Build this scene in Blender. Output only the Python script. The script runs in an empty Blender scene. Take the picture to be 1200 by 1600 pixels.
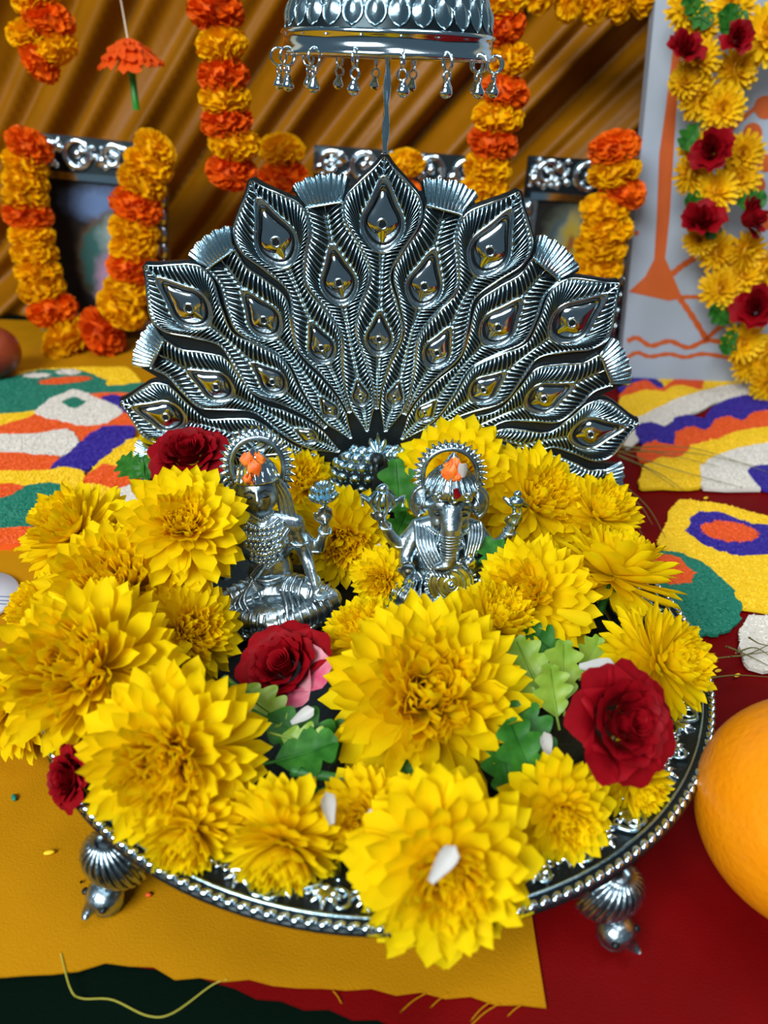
import bpy, math, random
import numpy as np
from mathutils import Matrix, Vector, Euler

random.seed(7); np.random.seed(7)
S = 0.01                                   # everything below is written in centimetres
scene = bpy.context.scene
col = scene.collection
PI = math.pi

# ------------------------------------------------------------------ camera
FPX = 1200.0
PITCH, ROLL = math.radians(30), math.radians(2.2)
CAM = np.array([0.0, -23.1, 21.7])
FW = np.array([0, math.cos(PITCH), -math.sin(PITCH)])
R0 = np.array([1.0, 0, 0]); U0 = np.array([0, math.sin(PITCH), math.cos(PITCH)])
RT = R0*math.cos(ROLL) + U0*math.sin(ROLL)
UP = U0*math.cos(ROLL) - R0*math.sin(ROLL)
cd = bpy.data.cameras.new('camera'); cam = bpy.data.objects.new('camera', cd); col.objects.link(cam)
cam.matrix_world = Matrix(((RT[0], UP[0], -FW[0], CAM[0]*S), (RT[1], UP[1], -FW[1], CAM[1]*S),
                           (RT[2], UP[2], -FW[2], CAM[2]*S), (0, 0, 0, 1)))
cd.sensor_width = 36; cd.lens = 27; cd.clip_start = 0.01; cd.clip_end = 50
cd.dof.use_dof = True; cd.dof.focus_distance = 0.295; cd.dof.aperture_fstop = 10.5
scene.camera = cam

def ray(x, y): return FW + RT*(x-600)/FPX + UP*(800-y)/FPX
def at(x, y, z):
    d = ray(x, y); return CAM + d*((z-CAM[2])/d[2])
def atY(x, y, Y):
    d = ray(x, y); return CAM + d*((Y-CAM[1])/d[1])
def depth(p): return float((np.array(p)-CAM) @ FW)

# ------------------------------------------------------------------ light
w = bpy.data.worlds.new('world'); scene.world = w; w.use_nodes = True
bg = w.node_tree.nodes['Background']; bg.inputs[0].default_value = (0.45, 0.68, 0.85, 1); bg.inputs[1].default_value = 0.13
def area(name, loc, target, sx, sy, power, color):
    l = bpy.data.lights.new(name, 'AREA'); l.shape = 'RECTANGLE'; l.size = sx; l.size_y = sy; l.energy = power; l.color = color
    o = bpy.data.objects.new(name, l); col.objects.link(o); o.location = loc
    o.rotation_euler = (Vector(target)-Vector(loc)).to_track_quat('-Z', 'Y').to_euler(); return o
area('window_light', (-0.75, -1.35, 1.25), (0, 0.05, 0.05), 1.1, 0.8, 54, (0.88, 0.96, 1.0))
area('added_overhead_light', (0.5, -0.25, 1.9), (0, 0.1, 0.05), 1.3, 0.25, 12, (0.95, 0.98, 1.0))  # added unseen overhead light, gives the silver bright reflections; no known tube lamp
scene.view_settings.view_transform = 'Standard'; scene.view_settings.look = 'None'
scene.view_settings.gamma = 1; scene.view_settings.use_curve_mapping = False
scene.view_settings.exposure = 0.14

# ------------------------------------------------------------------ materials
MATS = {}
def mat(name, color, rough=0.5, metal=0.0, sheen=0.0, coat=0.0, spec=0.5, noise=None, nscale=200, bump=0.0, bscale=400, trans=0.0, vary=0.0):
    m = bpy.data.materials.new(name); m.use_nodes = True; nt = m.node_tree; N = nt.nodes; L = nt.links
    b = N['Principled BSDF']; out = N['Material Output']
    b.inputs['Base Color'].default_value = (*color, 1); b.inputs['Roughness'].default_value = rough; b.inputs['Metallic'].default_value = metal
    b.inputs['Specular IOR Level'].default_value = spec
    b.inputs['Sheen Weight'].default_value = sheen; b.inputs['Coat Weight'].default_value = coat
    src = None
    tc = N.new('ShaderNodeTexCoord')
    if noise:
        t = N.new('ShaderNodeTexNoise'); t.inputs['Scale'].default_value = nscale; t.inputs['Detail'].default_value = 3
        L.new(tc.outputs['Object'], t.inputs['Vector'])
        r = N.new('ShaderNodeValToRGB'); r.color_ramp.elements[0].position = 0.35; r.color_ramp.elements[1].position = 0.65
        r.color_ramp.elements[0].color = (*color, 1); r.color_ramp.elements[1].color = (*noise, 1)
        L.new(t.outputs['Fac'], r.inputs['Fac']); src = r.outputs['Color']
    if vary:
        oi = N.new('ShaderNodeObjectInfo'); hs = N.new('ShaderNodeHueSaturation')
        mr = N.new('ShaderNodeMapRange'); mr.inputs['To Min'].default_value = 1-vary; mr.inputs['To Max'].default_value = 1+vary*0.4
        mh = N.new('ShaderNodeMapRange'); mh.inputs['To Min'].default_value = 0.5-vary*0.05; mh.inputs['To Max'].default_value = 0.5+vary*0.03
        L.new(oi.outputs['Random'], mr.inputs['Value']); L.new(mr.outputs[0], hs.inputs['Value'])
        L.new(oi.outputs['Random'], mh.inputs['Value']); L.new(mh.outputs[0], hs.inputs['Hue'])
        if src: L.new(src, hs.inputs['Color'])
        else: hs.inputs['Color'].default_value = (*color, 1)
        src = hs.outputs['Color']
    if src: L.new(src, b.inputs['Base Color'])
    if bump:
        t2 = N.new('ShaderNodeTexNoise'); t2.inputs['Scale'].default_value = bscale; t2.inputs['Detail'].default_value = 2
        L.new(tc.outputs['Object'], t2.inputs['Vector'])
        bp = N.new('ShaderNodeBump'); bp.inputs['Strength'].default_value = bump; bp.inputs['Distance'].default_value = 0.001
        L.new(t2.outputs['Fac'], bp.inputs['Height']); L.new(bp.outputs['Normal'], b.inputs['Normal'])
    if trans:
        tr = N.new('ShaderNodeBsdfTranslucent'); mx = N.new('ShaderNodeMixShader'); mx.inputs[0].default_value = trans
        if src: L.new(src, tr.inputs['Color'])
        else: tr.inputs['Color'].default_value = (*color, 1)
        L.new(b.outputs[0], mx.inputs[1]); L.new(tr.outputs[0], mx.inputs[2]); L.new(mx.outputs[0], out.inputs[0])
    MATS[name] = m; return m
mat('silver', (0.43, 0.61, 0.69), 0.22, 1.0, bump=0.08, bscale=900)
mat('silver_bright', (0.68, 0.82, 0.89), 0.13, 1.0)
mat('idol_silver', (0.50, 0.61, 0.67), 0.29, 1.0, noise=(0.26, 0.33, 0.37), nscale=260, bump=0.35, bscale=420)
mat('silver_worn', (0.48, 0.60, 0.66), 0.27, 1.0, noise=(0.33, 0.42, 0.46), nscale=300, bump=0.15, bscale=700)
mat('oxidised', (0.020, 0.027, 0.030), 0.35, 0.7, bump=0.2, bscale=800)
mat('groove', (0.022, 0.032, 0.036), 0.35, 0.8)
mat('yellow_petal', (0.95, 0.70, 0.002), 0.6, noise=(0.96, 0.75, 0.006), nscale=60, trans=0.44, vary=0.08, spec=0.05)
mat('yellow_core', (0.97, 0.72, 0.002), 0.6, noise=(0.97, 0.75, 0.003), nscale=250, trans=0.55, spec=0.1)
mat('marigold_yellow', (0.95, 0.47, 0.002), 0.6, noise=(0.96, 0.54, 0.003), nscale=150, trans=0.22, vary=0.10, spec=0.08)
mat('marigold_orange', (0.86, 0.125, 0.002), 0.6, noise=(0.90, 0.17, 0.003), nscale=150, trans=0.15, vary=0.12, spec=0.2)
mat('rose_red', (0.20, 0.0007, 0.004), 0.6, noise=(0.30, 0.001, 0.006), nscale=120, sheen=0.0, trans=0.12, spec=0.12)
mat('rose_pink', (0.55, 0.03, 0.12), 0.5, noise=(0.62, 0.35, 0.36), nscale=90, trans=0.15)
mat('white_petal', (0.60, 0.59, 0.58), 0.5, noise=(0.52, 0.50, 0.47), nscale=90, trans=0.25)
mat('leaf', (0.012, 0.10, 0.008), 0.5, spec=0.25, noise=(0.04, 0.19, 0.02), nscale=140, trans=0.2, bump=0.2, bscale=250)
mat('leaf_pale', (0.20, 0.36, 0.03), 0.45, noise=(0.30, 0.44, 0.05), nscale=140, trans=0.25, bump=0.2, bscale=250)
mat('stem', (0.03, 0.17, 0.03), 0.5)
mat('dry_grass', (0.16, 0.14, 0.03), 0.6)
mat('orange_skin', (0.80, 0.24, 0.001), 0.42, noise=(0.83, 0.26, 0.002), nscale=120, bump=0.35, bscale=450, coat=0.05, spec=0.3)
mat('red_fruit', (0.20, 0.02, 0.01), 0.35, noise=(0.30, 0.05, 0.015), nscale=60)
mat('gold_curtain', (0.25, 0.088, 0.0008), 0.42, noise=(0.28, 0.10, 0.001), nscale=30, bump=0.1, bscale=900, spec=0.18)
mat('orange_cloth', (0.42, 0.178, 0.001), 0.7, spec=0.08, noise=(0.46, 0.195, 0.0015), nscale=40, bump=0.25, bscale=1500)
mat('red_cloth', (0.135, 0.0008, 0.0012), 0.6, spec=0.08, noise=(0.16, 0.001, 0.0015), nscale=40, bump=0.2, bscale=1500)
mat('green_cloth', (0.0006, 0.005, 0.0025), 0.8, spec=0.05, bump=0.2, bscale=1500)
mat('wall_paint', (0.5, 0.42, 0.3), 0.8, noise=(0.46, 0.4, 0.3), nscale=8)
mat('board_white', (0.35, 0.40, 0.48), 0.45, noise=(0.30, 0.33, 0.36), nscale=9)
mat('orange_paint', (0.48, 0.075, 0.003), 0.55, noise=(0.52, 0.09, 0.004), nscale=40)
mat('grain_orange', (0.75, 0.085, 0.004), 0.6, vary=0.02)
mat('grain_white', (0.68, 0.62, 0.54), 0.6)
mat('grain_blue', (0.022, 0.008, 0.24), 0.6)
mat('grain_yellow', (0.86, 0.53, 0.004), 0.6)
mat('grain_green', (0.004, 0.17, 0.105), 0.6)
mat('print_dark', (0.02, 0.018, 0.016), 0.35); mat('print_blue', (0.14, 0.24, 0.36), 0.35)
mat('print_pink', (0.46, 0.25, 0.33), 0.35); mat('print_teal', (0.06, 0.17, 0.17), 0.35)
mat('print_lilac', (0.42, 0.42, 0.60), 0.35); mat('print_tan', (0.35, 0.15, 0.05), 0.35)
mat('print_yellow', (0.55, 0.40, 0.06), 0.35); mat('print_grey', (0.30, 0.36, 0.34), 0.35)
mat('orange_plastic', (0.86, 0.10, 0.006), 0.4, trans=0.3)
mat('green_plastic', (0.01, 0.22, 0.02), 0.4)
mat('thread', (0.62, 0.50, 0.36), 0.7); mat('yellow_thread', (0.38, 0.34, 0.03), 0.7)
mat('vermilion', (0.78, 0.10, 0.004), 0.5, noise=(0.80, 0.22, 0.02), nscale=400)
mat('paper_white', (0.66, 0.66, 0.74), 0.5); mat('paper_line', (0.06, 0.16, 0.30), 0.5)

def print_mat(name, base, blobs):
    """a blurry printed picture: soft ellipses (x, z, half-width, half-height, softness, colour) in the object's own plane"""
    m = bpy.data.materials.new(name); m.use_nodes = True; nt = m.node_tree; N = nt.nodes; L = nt.links; b = N['Principled BSDF']
    b.inputs['Roughness'].default_value = 0.4; b.inputs['Specular IOR Level'].default_value = 0.2
    tc = N.new('ShaderNodeTexCoord'); ns = N.new('ShaderNodeTexNoise'); ns.inputs['Scale'].default_value = 90; L.new(tc.outputs['Object'], ns.inputs['Vector'])
    ad = N.new('ShaderNodeVectorMath'); ad.operation = 'MULTIPLY_ADD'; ad.inputs[1].default_value = (0.014, 0, 0.014); L.new(ns.outputs['Color'], ad.inputs[0]); L.new(tc.outputs['Object'], ad.inputs[2])
    prev = None
    for x, z, a, h, so, c in blobs:
        s1 = N.new('ShaderNodeVectorMath'); s1.operation = 'SUBTRACT'; s1.inputs[1].default_value = ((x+0.7)*S, 0, (z+0.7)*S); L.new(ad.outputs[0], s1.inputs[0])
        s2 = N.new('ShaderNodeVectorMath'); s2.operation = 'MULTIPLY'; s2.inputs[1].default_value = (1/(a*S), 0, 1/(h*S)); L.new(s1.outputs[0], s2.inputs[0])
        ln = N.new('ShaderNodeVectorMath'); ln.operation = 'LENGTH'; L.new(s2.outputs[0], ln.inputs[0])
        mr = N.new('ShaderNodeMapRange'); mr.inputs['From Min'].default_value = 1+so; mr.inputs['From Max'].default_value = 1-so; L.new(ln.outputs['Value'], mr.inputs['Value'])
        mx = N.new('ShaderNodeMix'); mx.data_type = 'RGBA'; L.new(mr.outputs[0], mx.inputs[0]); mx.inputs[7].default_value = (*c, 1)
        if prev: L.new(prev, mx.inputs[6])
        else: mx.inputs[6].default_value = (*base, 1)
        prev = mx.outputs[2]
    L.new(prev, b.inputs['Base Color']); MATS[name] = m; return m

# ------------------------------------------------------------------ mesh helpers
class MB:
    def __init__(s): s.v = []; s.f = []; s.m = []; s.n = 0
    def add(s, v, f, mi=0, M=None):
        v = np.asarray(v, float).reshape(-1, 3)
        if M is not None:
            A = np.array(M); v = v @ A[:3, :3].T + A[:3, 3]
        s.v.append(v); o = s.n
        s.f.extend([tuple(i+o for i in q) for q in f])
        if isinstance(mi, int): s.m.extend([mi]*len(f))
        else: s.m.extend(mi)
        s.n += len(v); return s
    def grid(s, P, cu=False, cv=False, mi=0, M=None):
        nu, nv = P.shape[:2]; f = []
        for i in range(nu if cu else nu-1):
            for j in range(nv if cv else nv-1):
                a = i*nv+j; b = ((i+1) % nu)*nv+j; c = ((i+1) % nu)*nv+(j+1) % nv; d = i*nv+(j+1) % nv
                f.append((a, b, c, d))
        return s.add(P.reshape(-1, 3), f, mi, M)
    def tube(s, path, rad, n=8, mi=0, M=None, closed=False, cap=True):
        path = np.asarray(path, float); k = len(path)
        rad = np.ones(k)*rad if np.isscalar(rad) else np.asarray(rad, float)
        T = np.gradient(path, axis=0)
        if closed: T = (np.roll(path, -1, 0)-np.roll(path, 1, 0))
        T /= np.linalg.norm(T, axis=1)[:, None]+1e-9
        ref = np.array([0.31, 0.2, 0.93]) if abs(T[0] @ np.array([0.31, 0.2, 0.93])) < 0.9 else np.array([1.0, 0, 0])
        P = np.zeros((k, n, 3)); a = np.arange(n)*2*PI/n
        for i in range(k):
            u = ref-T[i]*(ref @ T[i]); u /= np.linalg.norm(u)+1e-9; ref = u; q = np.cross(T[i], u)
            P[i] = path[i]+rad[i]*(np.cos(a)[:, None]*u+np.sin(a)[:, None]*q)
        o = s.n
        s.grid(P, closed, True, mi, M)
        if cap and not closed:
            s.f.append(tuple(o+n-1-j for j in range(n))); s.m.append(mi)
            s.f.append(tuple(o+(k-1)*n+j for j in range(n))); s.m.append(mi)
        return s
    def ell(s, c, r, nu=14, nv=10, mi=0, R=None, M=None):
        r = (r, r, r) if np.isscalar(r) else r
        th = np.linspace(0, PI, nv+1)[1:-1]; ph = np.arange(nu)*2*PI/nu; v = [(0, 0, 1)]
        for t in th:
            for p in ph: v.append((math.sin(t)*math.cos(p), math.sin(t)*math.sin(p), math.cos(t)))
        v.append((0, 0, -1)); f = []; K = len(th); last = len(v)-1
        for j in range(nu):
            f.append((0, 1+j, 1+(j+1) % nu)); f.append((last, 1+(K-1)*nu+(j+1) % nu, 1+(K-1)*nu+j))
            for i in range(K-1):
                a = 1+i*nu+j; b = 1+i*nu+(j+1) % nu; f.append((a, a+nu, b+nu, b))
        v = np.array(v)*np.array(r)
        if R is not None: v = v @ np.array(R.to_matrix() if hasattr(R, 'to_matrix') else R).T
        return s.add(v+np.array(c), f, mi, M)
    def lathe(s, prof, n=48, mi=0, M=None):
        prof = np.asarray(prof, float); a = np.arange(n)*2*PI/n
        P = np.zeros((len(prof), n, 3))
        P[:, :, 0] = prof[:, 0:1]*np.cos(a); P[:, :, 1] = prof[:, 0:1]*np.sin(a); P[:, :, 2] = prof[:, 1:2]
        return s.grid(P[:, ::-1] if False else P, False, True, mi, M)
    def box(s, c, d, mi=0, M=None):
        x, y, z = np.array(d)/2; c = np.array(c)
        v = [(i*x, j*y, k*z) for i in (-1, 1) for j in (-1, 1) for k in (-1, 1)]
        return s.add(np.array(v)+c, [(0, 1, 3, 2), (4, 6, 7, 5), (0, 4, 5, 1), (2, 3, 7, 6), (0, 2, 6, 4), (1, 5, 7, 3)], mi, M)
    def prism(s, poly, z0, z1, mi=0, M=None):
        n = len(poly); v = [(x, y, z0) for x, y in poly]+[(x, y, z1) for x, y in poly]
        f = [tuple(range(n-1, -1, -1)), tuple(range(n, 2*n))]+[(i, (i+1) % n, n+(i+1) % n, n+i) for i in range(n)]
        return s.add(v, f, mi, M)
    def torus(s, c, R, r, n=24, k=8, mi=0, rot=None, M=None):
        a = np.arange(n)*2*PI/n; p = np.stack([R*np.cos(a), R*np.sin(a), 0*a], 1)
        if rot is not None: p = p @ np.array(rot.to_matrix()).T
        return s.tube(p+np.array(c), r, k, mi, M, closed=True)
    def mesh(s, name, mats, smooth=True):
        me = bpy.data.meshes.new(name)
        v = np.concatenate(s.v)*S if s.v else np.zeros((0, 3))
        me.from_pydata(v.tolist(), [], s.f)
        for mt in ([mats] if isinstance(mats, str) else mats): me.materials.append(MATS[mt])
        if any(s.m): me.polygons.foreach_set('material_index', s.m)
        me.polygons.foreach_set('use_smooth', [smooth]*len(s.f)); me.update(); return me
    def build(s, name, mats, parent=None, smooth=True, loc=None, rot=None):
        return link(name, s.mesh(name, mats, smooth), parent, loc, rot)

def link(name, me, parent=None, loc=None, rot=None, mtx=None):
    o = bpy.data.objects.new(name, me); col.objects.link(o)
    if parent: o.parent = parent
    if loc is not None: o.location = [c*S for c in loc]
    if rot is not None: o.rotation_euler = rot
    if mtx is not None: o.matrix_basis = mtx
    return o
def tag(o, label, cat, group=None, kind=None):
    if label: o['label'] = label
    if cat: o['category'] = cat
    if group: o['group'] = group
    if kind: o['kind'] = kind
    return o
def thing(name, label, cat, loc=(0, 0, 0), rot=(0, 0, 0), group=None):
    o = link(name, None, None, loc, rot); o.empty_display_size = 0.01
    return tag(o, label, cat, group)
def struct(o): o['kind'] = 'structure'; return o
def stuff(o): o['kind'] = 'stuff'; return o
def align(n, spin=0.0):
    return Vector(n).normalized().to_track_quat('Z', 'Y').to_matrix().to_4x4() @ Matrix.Rotation(spin, 4, 'Z')
def T(x, y, z): return Matrix.Translation((x, y, z))
def Rx(a): return Matrix.Rotation(a, 4, 'X')
def Ry(a): return Matrix.Rotation(a, 4, 'Y')
def Rz(a): return Matrix.Rotation(a, 4, 'Z')
def Sc(x, y, z): return Matrix.Diagonal((x, y, z, 1))
def smooth_interp(x, xs, ys):
    xs = np.array(xs, float); ys = np.array(ys, float)
    m = np.gradient(ys, xs); x = np.clip(x, xs[0], xs[-1])
    i = np.clip(np.searchsorted(xs, x)-1, 0, len(xs)-2); h = xs[i+1]-xs[i]; t = (x-xs[i])/h
    return (2*t**3-3*t**2+1)*ys[i]+(t**3-2*t**2+t)*h*m[i]+(-2*t**3+3*t**2)*ys[i+1]+(t**3-t**2)*h*m[i+1]
def spline(pts, n):
    pts = np.asarray(pts, float); t = np.linspace(0, 1, len(pts)); q = np.linspace(0, 1, n)
    return np.stack([smooth_interp(q, t, pts[:, i]) for i in range(pts.shape[1])], 1)

# ------------------------------------------------------------------ setting
b = MB(); b.box((0, 20, -2.3), (150, 90, 4)); struct(b.build('table_top', 'green_cloth', None, False))
b = MB(); b.box((0, 64, 10), (220, 2, 140)); struct(b.build('wall_back', 'wall_paint', None, False))

# curtain: folds run up to the right
nx, nz = 220, 150
X, Z = np.meshgrid(np.linspace(-60, 60, nx), np.linspace(-2, 52, nz), indexing='ij')
bend = 0.75+0.012*np.clip(30-Z, 0, 40)
ph = (X-bend*(Z-20)*0.95)+2.0*np.sin(Z*0.09+X*0.03)
fold = np.sin(ph*0.62)+0.55*np.sin(ph*1.31+1.2)+0.35*np.sin(ph*2.3+0.4+0.05*Z)
Y = 55.5-1.45*np.sign(fold)*np.abs(fold)**1.0-0.5*np.sin(Z*0.2)-4.5*np.exp(-np.clip(Z, 0, 99)/4.0)
P = np.stack([X, Y, Z], 2)
tag(MB().grid(P).build('drape_curtain', 'gold_curtain'), 'golden orange satin drape with diagonal folds behind the altar', 'curtain')

# cloths
def cloth(name, xs, ys, back, z, matname, label, amp, thick=0.06, xr=None):
    nu, nv = 90, 70; x = np.linspace(xs[0], xs[-1], nu); f = smooth_interp(x, xs, ys)
    f = f+0.07*np.sin(x*5.1)+0.05*np.sin(x*11.3+1)
    V = np.linspace(0, 1, nv)**1.5
    Xg = np.repeat(x[:, None], nv, 1); Yg = f[:, None]+(back-f[:, None])*V[None, :]
    q = Xg*0.55+Yg*0.35
    Zg = z+amp*(np.sin(q)*0.5+np.sin(Xg*0.23-Yg*0.9+1)*0.5)**3
    Zg = Zg+amp*0.8*np.exp(-((Xg+11.5-0.75*(Yg+14))/0.5)**2)
    P = np.stack([Xg, Yg, Zg], 2); m = MB(); m.grid(P); Q = P.copy(); Q[:, :, 2] -= thick; m.grid(Q[:, ::-1])
    for A, B in ((P[:, 0], Q[:, 0]), (P[:, -1], Q[:, -1]), (P[0], Q[0]), (P[-1], Q[-1])): m.grid(np.stack([A, B], 1))
    o = m.build(name, matname); tag(o, label, 'cloth'); return o
def edge(pix, z):
    p = np.array([at(x, y, z) for x, y in pix]); return list(p[:, 0]), list(p[:, 1])
ex, ey = edge([(-60, 1535), (60, 1522), (215, 1508), (300, 1528), (420, 1535), (520, 1546), (640, 1549), (750, 1564), (853, 1571)], 0)
ocl = cloth('orange_cloth', [-55]+ex, [ey[0]]+ey, 48, 0.0, 'orange_cloth', 'marigold orange cloth with frayed front edge under the left of the tray', 0.05)
rx, ry_ = edge([(120, 1490), (215, 1509), (330, 1531), (450, 1571), (600, 1596), (760, 1650)], -0.14)
rcl = cloth('red_cloth', rx+[12, 50], ry_+[ry_[-1]-2, ry_[-1]-3], 47, -0.14, 'red_cloth', 'deep red cloth lying beneath the orange cloth and under the fruit', 0.03, 0.05)
# frayed threads on the orange cloth's edge
for k, (x0, y0, dx, dy) in enumerate([(700, 1553, -28, 22), (665, 1552, -40, 30), (765, 1566, -30, 30), (815, 1570, -22, 18), (520, 1548, 14, 20), (780, 1568, -50, 40)]):
    p = spline([at(x0, y0, 0.02), at(x0+dx*0.5, y0+dy*0.4, -0.05), at(x0+dx, y0+dy, -0.1)], 8)
    MB().tube(p, 0.018, 5).build('frayed_thread', 'orange_cloth', ocl)
p = spline([at(95, 1490, 0.03), at(110, 1545, 0.0), at(128, 1560, -0.2), at(175, 1562, -0.25), at(230, 1587, -0.25), at(270, 1583, -0.25), at(330, 1540, -0.1), at(355, 1530, 0)], 40)
tag(MB().tube(p, 0.022, 5).build('loose_thread', 'yellow_thread'), 'thin yellow thread hanging loose over the front edge of the orange cloth', 'thread')

# ------------------------------------------------------------------ footed tray
tray = thing('footed_tray', 'round oxidised silver footed tray with scrolled rim and beaded edge', 'tray')
MB().lathe([(0.001, 2.55), (4, 2.55), (8.4, 2.6), (8.8, 2.75), (9.1, 3.02), (9.3, 3.05), (11.55, 3.28), (11.75, 3.4), (12.0, 3.42), (12.05, 3.3),
            (11.9, 3.15), (9.2, 2.75), (8.6, 2.35), (0.001, 2.3)], 120).build('dish', ['oxidised'], tray)
bd = MB(); bd.ell((0, 0, 0), (0.115, 0.20, 0.125), 8, 6, R=Euler((0, 0, 0.5))); bdm = bd.mesh('bead', 'silver_bright')
for k in range(212):
    a = 2*PI*k/212; link('bead', bdm, tray, (11.9*math.cos(a), 11.9*math.sin(a), 3.45), (0, 0, a))
MB().torus((0, 0, 3.40), 11.62, 0.05, 140, 6).build('inner_edge_wire', 'silver', tray)
MB().torus((0, 0, 3.1), 9.2, 0.09, 120, 6).build('well_wire', 'silver', tray)
def spiral(c, r0, turns, a0, sgn, n=26):
    t = np.linspace(0, 1, n); r = r0*(1-0.85*t); a = a0+sgn*turns*2*PI*t
    return np.stack([c[0]+r*np.cos(a), c[1]+r*np.sin(a), 0*t], 1)
sc = MB()
sc.tube(spiral((0.25, 0), 0.62, 1.5, PI, 1), np.linspace(0.10, 0.05, 26), 6)
sc.tube(np.concatenate([spline([(-0.37, 0, 0), (-0.2, -0.62, 0), (0.6, -0.85, 0), (1.2, -0.55, 0)], 10)]), np.linspace(0.09, 0.05, 10), 6)
sc.tube(spiral((-0.55, 0.55), 0.33, 1.2, -0.5, -1, 16), 0.06, 6)
sc.tube(spline([(0.7, 0.35, 0), (1.0, 0.75, 0), (1.35, 0.6, 0), (1.3, 0.3, 0)], 10), np.linspace(0.09, 0.04, 10), 6)
sc.ell((0.25, 0, 0.02), (0.13, 0.13, 0.1), 8, 6); sc.ell((1.1, -0.1, 0), (0.22, 0.1, 0.08), 8, 6, R=Euler((0, 0, 0.6)))
sc.ell((-0.75, -0.45, 0), (0.28, 0.1, 0.08), 8, 6, R=Euler((0, 0, -0.9))); sc.ell((-0.95, 0.1, 0), (0.2, 0.08, 0.07), 8, 6, R=Euler((0, 0, 0.9)))
scm = sc.mesh('rim_scroll', 'silver')
for k in range(26):
    a = 2*PI*k/26
    link('rim_scroll', scm, tray, mtx=Matrix.Translation((10.5*math.cos(a)*S, 10.5*math.sin(a)*S, 3.27*S)) @ Rz(a-PI/2) @ Rx(0.1) @ Sc(1.12 if k % 2 else -1.12, 1.2, 1.1))
rl = MB()
for a_ in (-1.0, -0.5, 0.0, 0.5, 1.0):
    L_ = 0.62-0.18*abs(a_)
    rl.tube(spline([(0, -0.25, 0), (math.sin(a_)*L_*0.6, -0.25+math.cos(a_)*L_*0.6, 0.03), (math.sin(a_*1.3)*L_, -0.25+math.cos(a_*1.3)*L_, -0.02)], 8), [0.04, 0.07, 0.09, 0.1, 0.1, 0.08, 0.06, 0.02], 6)
rl.ell((0, -0.28, 0.02), (0.16, 0.1, 0.09), 8, 6); rl.tube(spiral((0.42, -0.12), 0.2, 1.1, 2.5, 1, 14), 0.045, 5); rl.tube(spiral((-0.42, -0.12), 0.2, 1.1, 0.6, -1, 14), 0.045, 5)
rlm = rl.mesh('rim_leaf', 'silver_bright')
for k in range(60):
    a = 2*PI*k/60; link('rim_leaf', rlm, tray, mtx=Matrix.Translation((11.08*math.cos(a)*S, 11.08*math.sin(a)*S, 3.27*S)) @ Rz(a-PI/2) @ Rx(0.1))
# feet: a bird's head and ribbed neck under the edge
def foot_mesh():
    m = MB()
    m.ell((0, 0.1, 1.75), (0.62, 0.62, 0.95), 16, 12, mi=0, R=Euler((0.25, 0, 0)))
    for k in range(15):
        a = -1.75+k*0.25
        p = [(0.66*math.sin(a)*math.sin(t), 0.1-0.66*math.cos(a)*math.sin(t)-0.22*math.cos(t), 1.75+0.96*math.cos(t)) for t in np.linspace(0.25, 2.8, 14)]
        m.tube(p, 0.055, 5)
    m.ell((0, -0.35, 0.62), (0.40, 0.42, 0.50), 14, 10)
    m.tube([(0, -0.62, 0.7), (0.05, -0.85, 0.55), (0.08, -0.95, 0.5)], [0.17, 0.12, 0.05], 7)
    m.tube(spline([(0, 0.2, 2.2), (0, 0.9, 2.5), (0, 1.3, 2.85)], 6), [0.5, 0.42, 0.4, 0.4, 0.45, 0.5], 10)
    m.tube([(0.5, 0.2, 2.4), (0.85, 0.5, 2.0), (0.95, 0.6, 1.3)], [0.22, 0.2, 0.03], 7); m.tube([(-0.5, 0.2, 2.4), (-0.85, 0.5, 2.0), (-0.95, 0.6, 1.3)], [0.22, 0.2, 0.03], 7)
    for s_ in (-1, 1): m.ell((0.3*s_, -0.6, 0.75), 0.09, 8, 6, mi=1)
    m.ell((0, -0.3, 0.16), (0.3, 0.36, 0.16), 10, 6)
    m.v = [v*np.array([1.45, 1.3, 1.0]) for v in m.v]
    return m.mesh('foot', ['idol_silver', 'oxidised'])
fm = foot_mesh()
for a in (-54.5, -129, 45, 135):
    r = math.radians(a); link('foot', fm, tray, (11.75*math.cos(r), 11.75*math.sin(r), 0.0), (0, 0, r+PI/2))

# ------------------------------------------------------------------ peacock fan
FO = (-0.5, 9.5, 5.2)
fan = thing('peacock_backdrop', 'oxidised silver peacock with a fanned tail of eyed feathers standing at the back of the tray', 'peacock ornament', FO)
A_curve_r = [2.0, 3.9, 5.2, 6.7, 8.0, 9.1, 10.2, 11.3, 12.1, 12.75, 13.2, 13.6]
A_frac =    [0.10, 0.15, 0.40, 0.68, 0.41, 0.20, 0.40, 0.62, 0.55, 0.30, 0.12, 0.0]
def frac(r): return np.clip(smooth_interp(r, A_curve_r, A_frac), 0, 1)
colsA = [(0, 1.0, 11.7, 11.7), (-22.5, 1.0, 11.2, 12.4), (23, 1.0, 11.3, 12.4), (-47, 0.985, 12.4, 13.0), (47.2, 0.99, 12.2, 13.0), (-75.5, 0.885, 14, 14), (76, 0.9, 14, 14)]
colsB = [(-11.2, 1.0), (11.7, 1.0), (-34.8, 0.965), (35.2, 0.98), (-61, 0.92), (61.5, 0.945), (-90, 0.87), (91, 0.9)]
DEL = math.radians(12.1)
def fanpt(ang, r, x, y):
    """x across the feather, y towards the viewer"""
    a = math.radians(ang); ca, sa = math.cos(a), math.sin(a)
    return np.stack([r*sa+x*ca, -y+0*r, r*ca-x*sa], -1)
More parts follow.
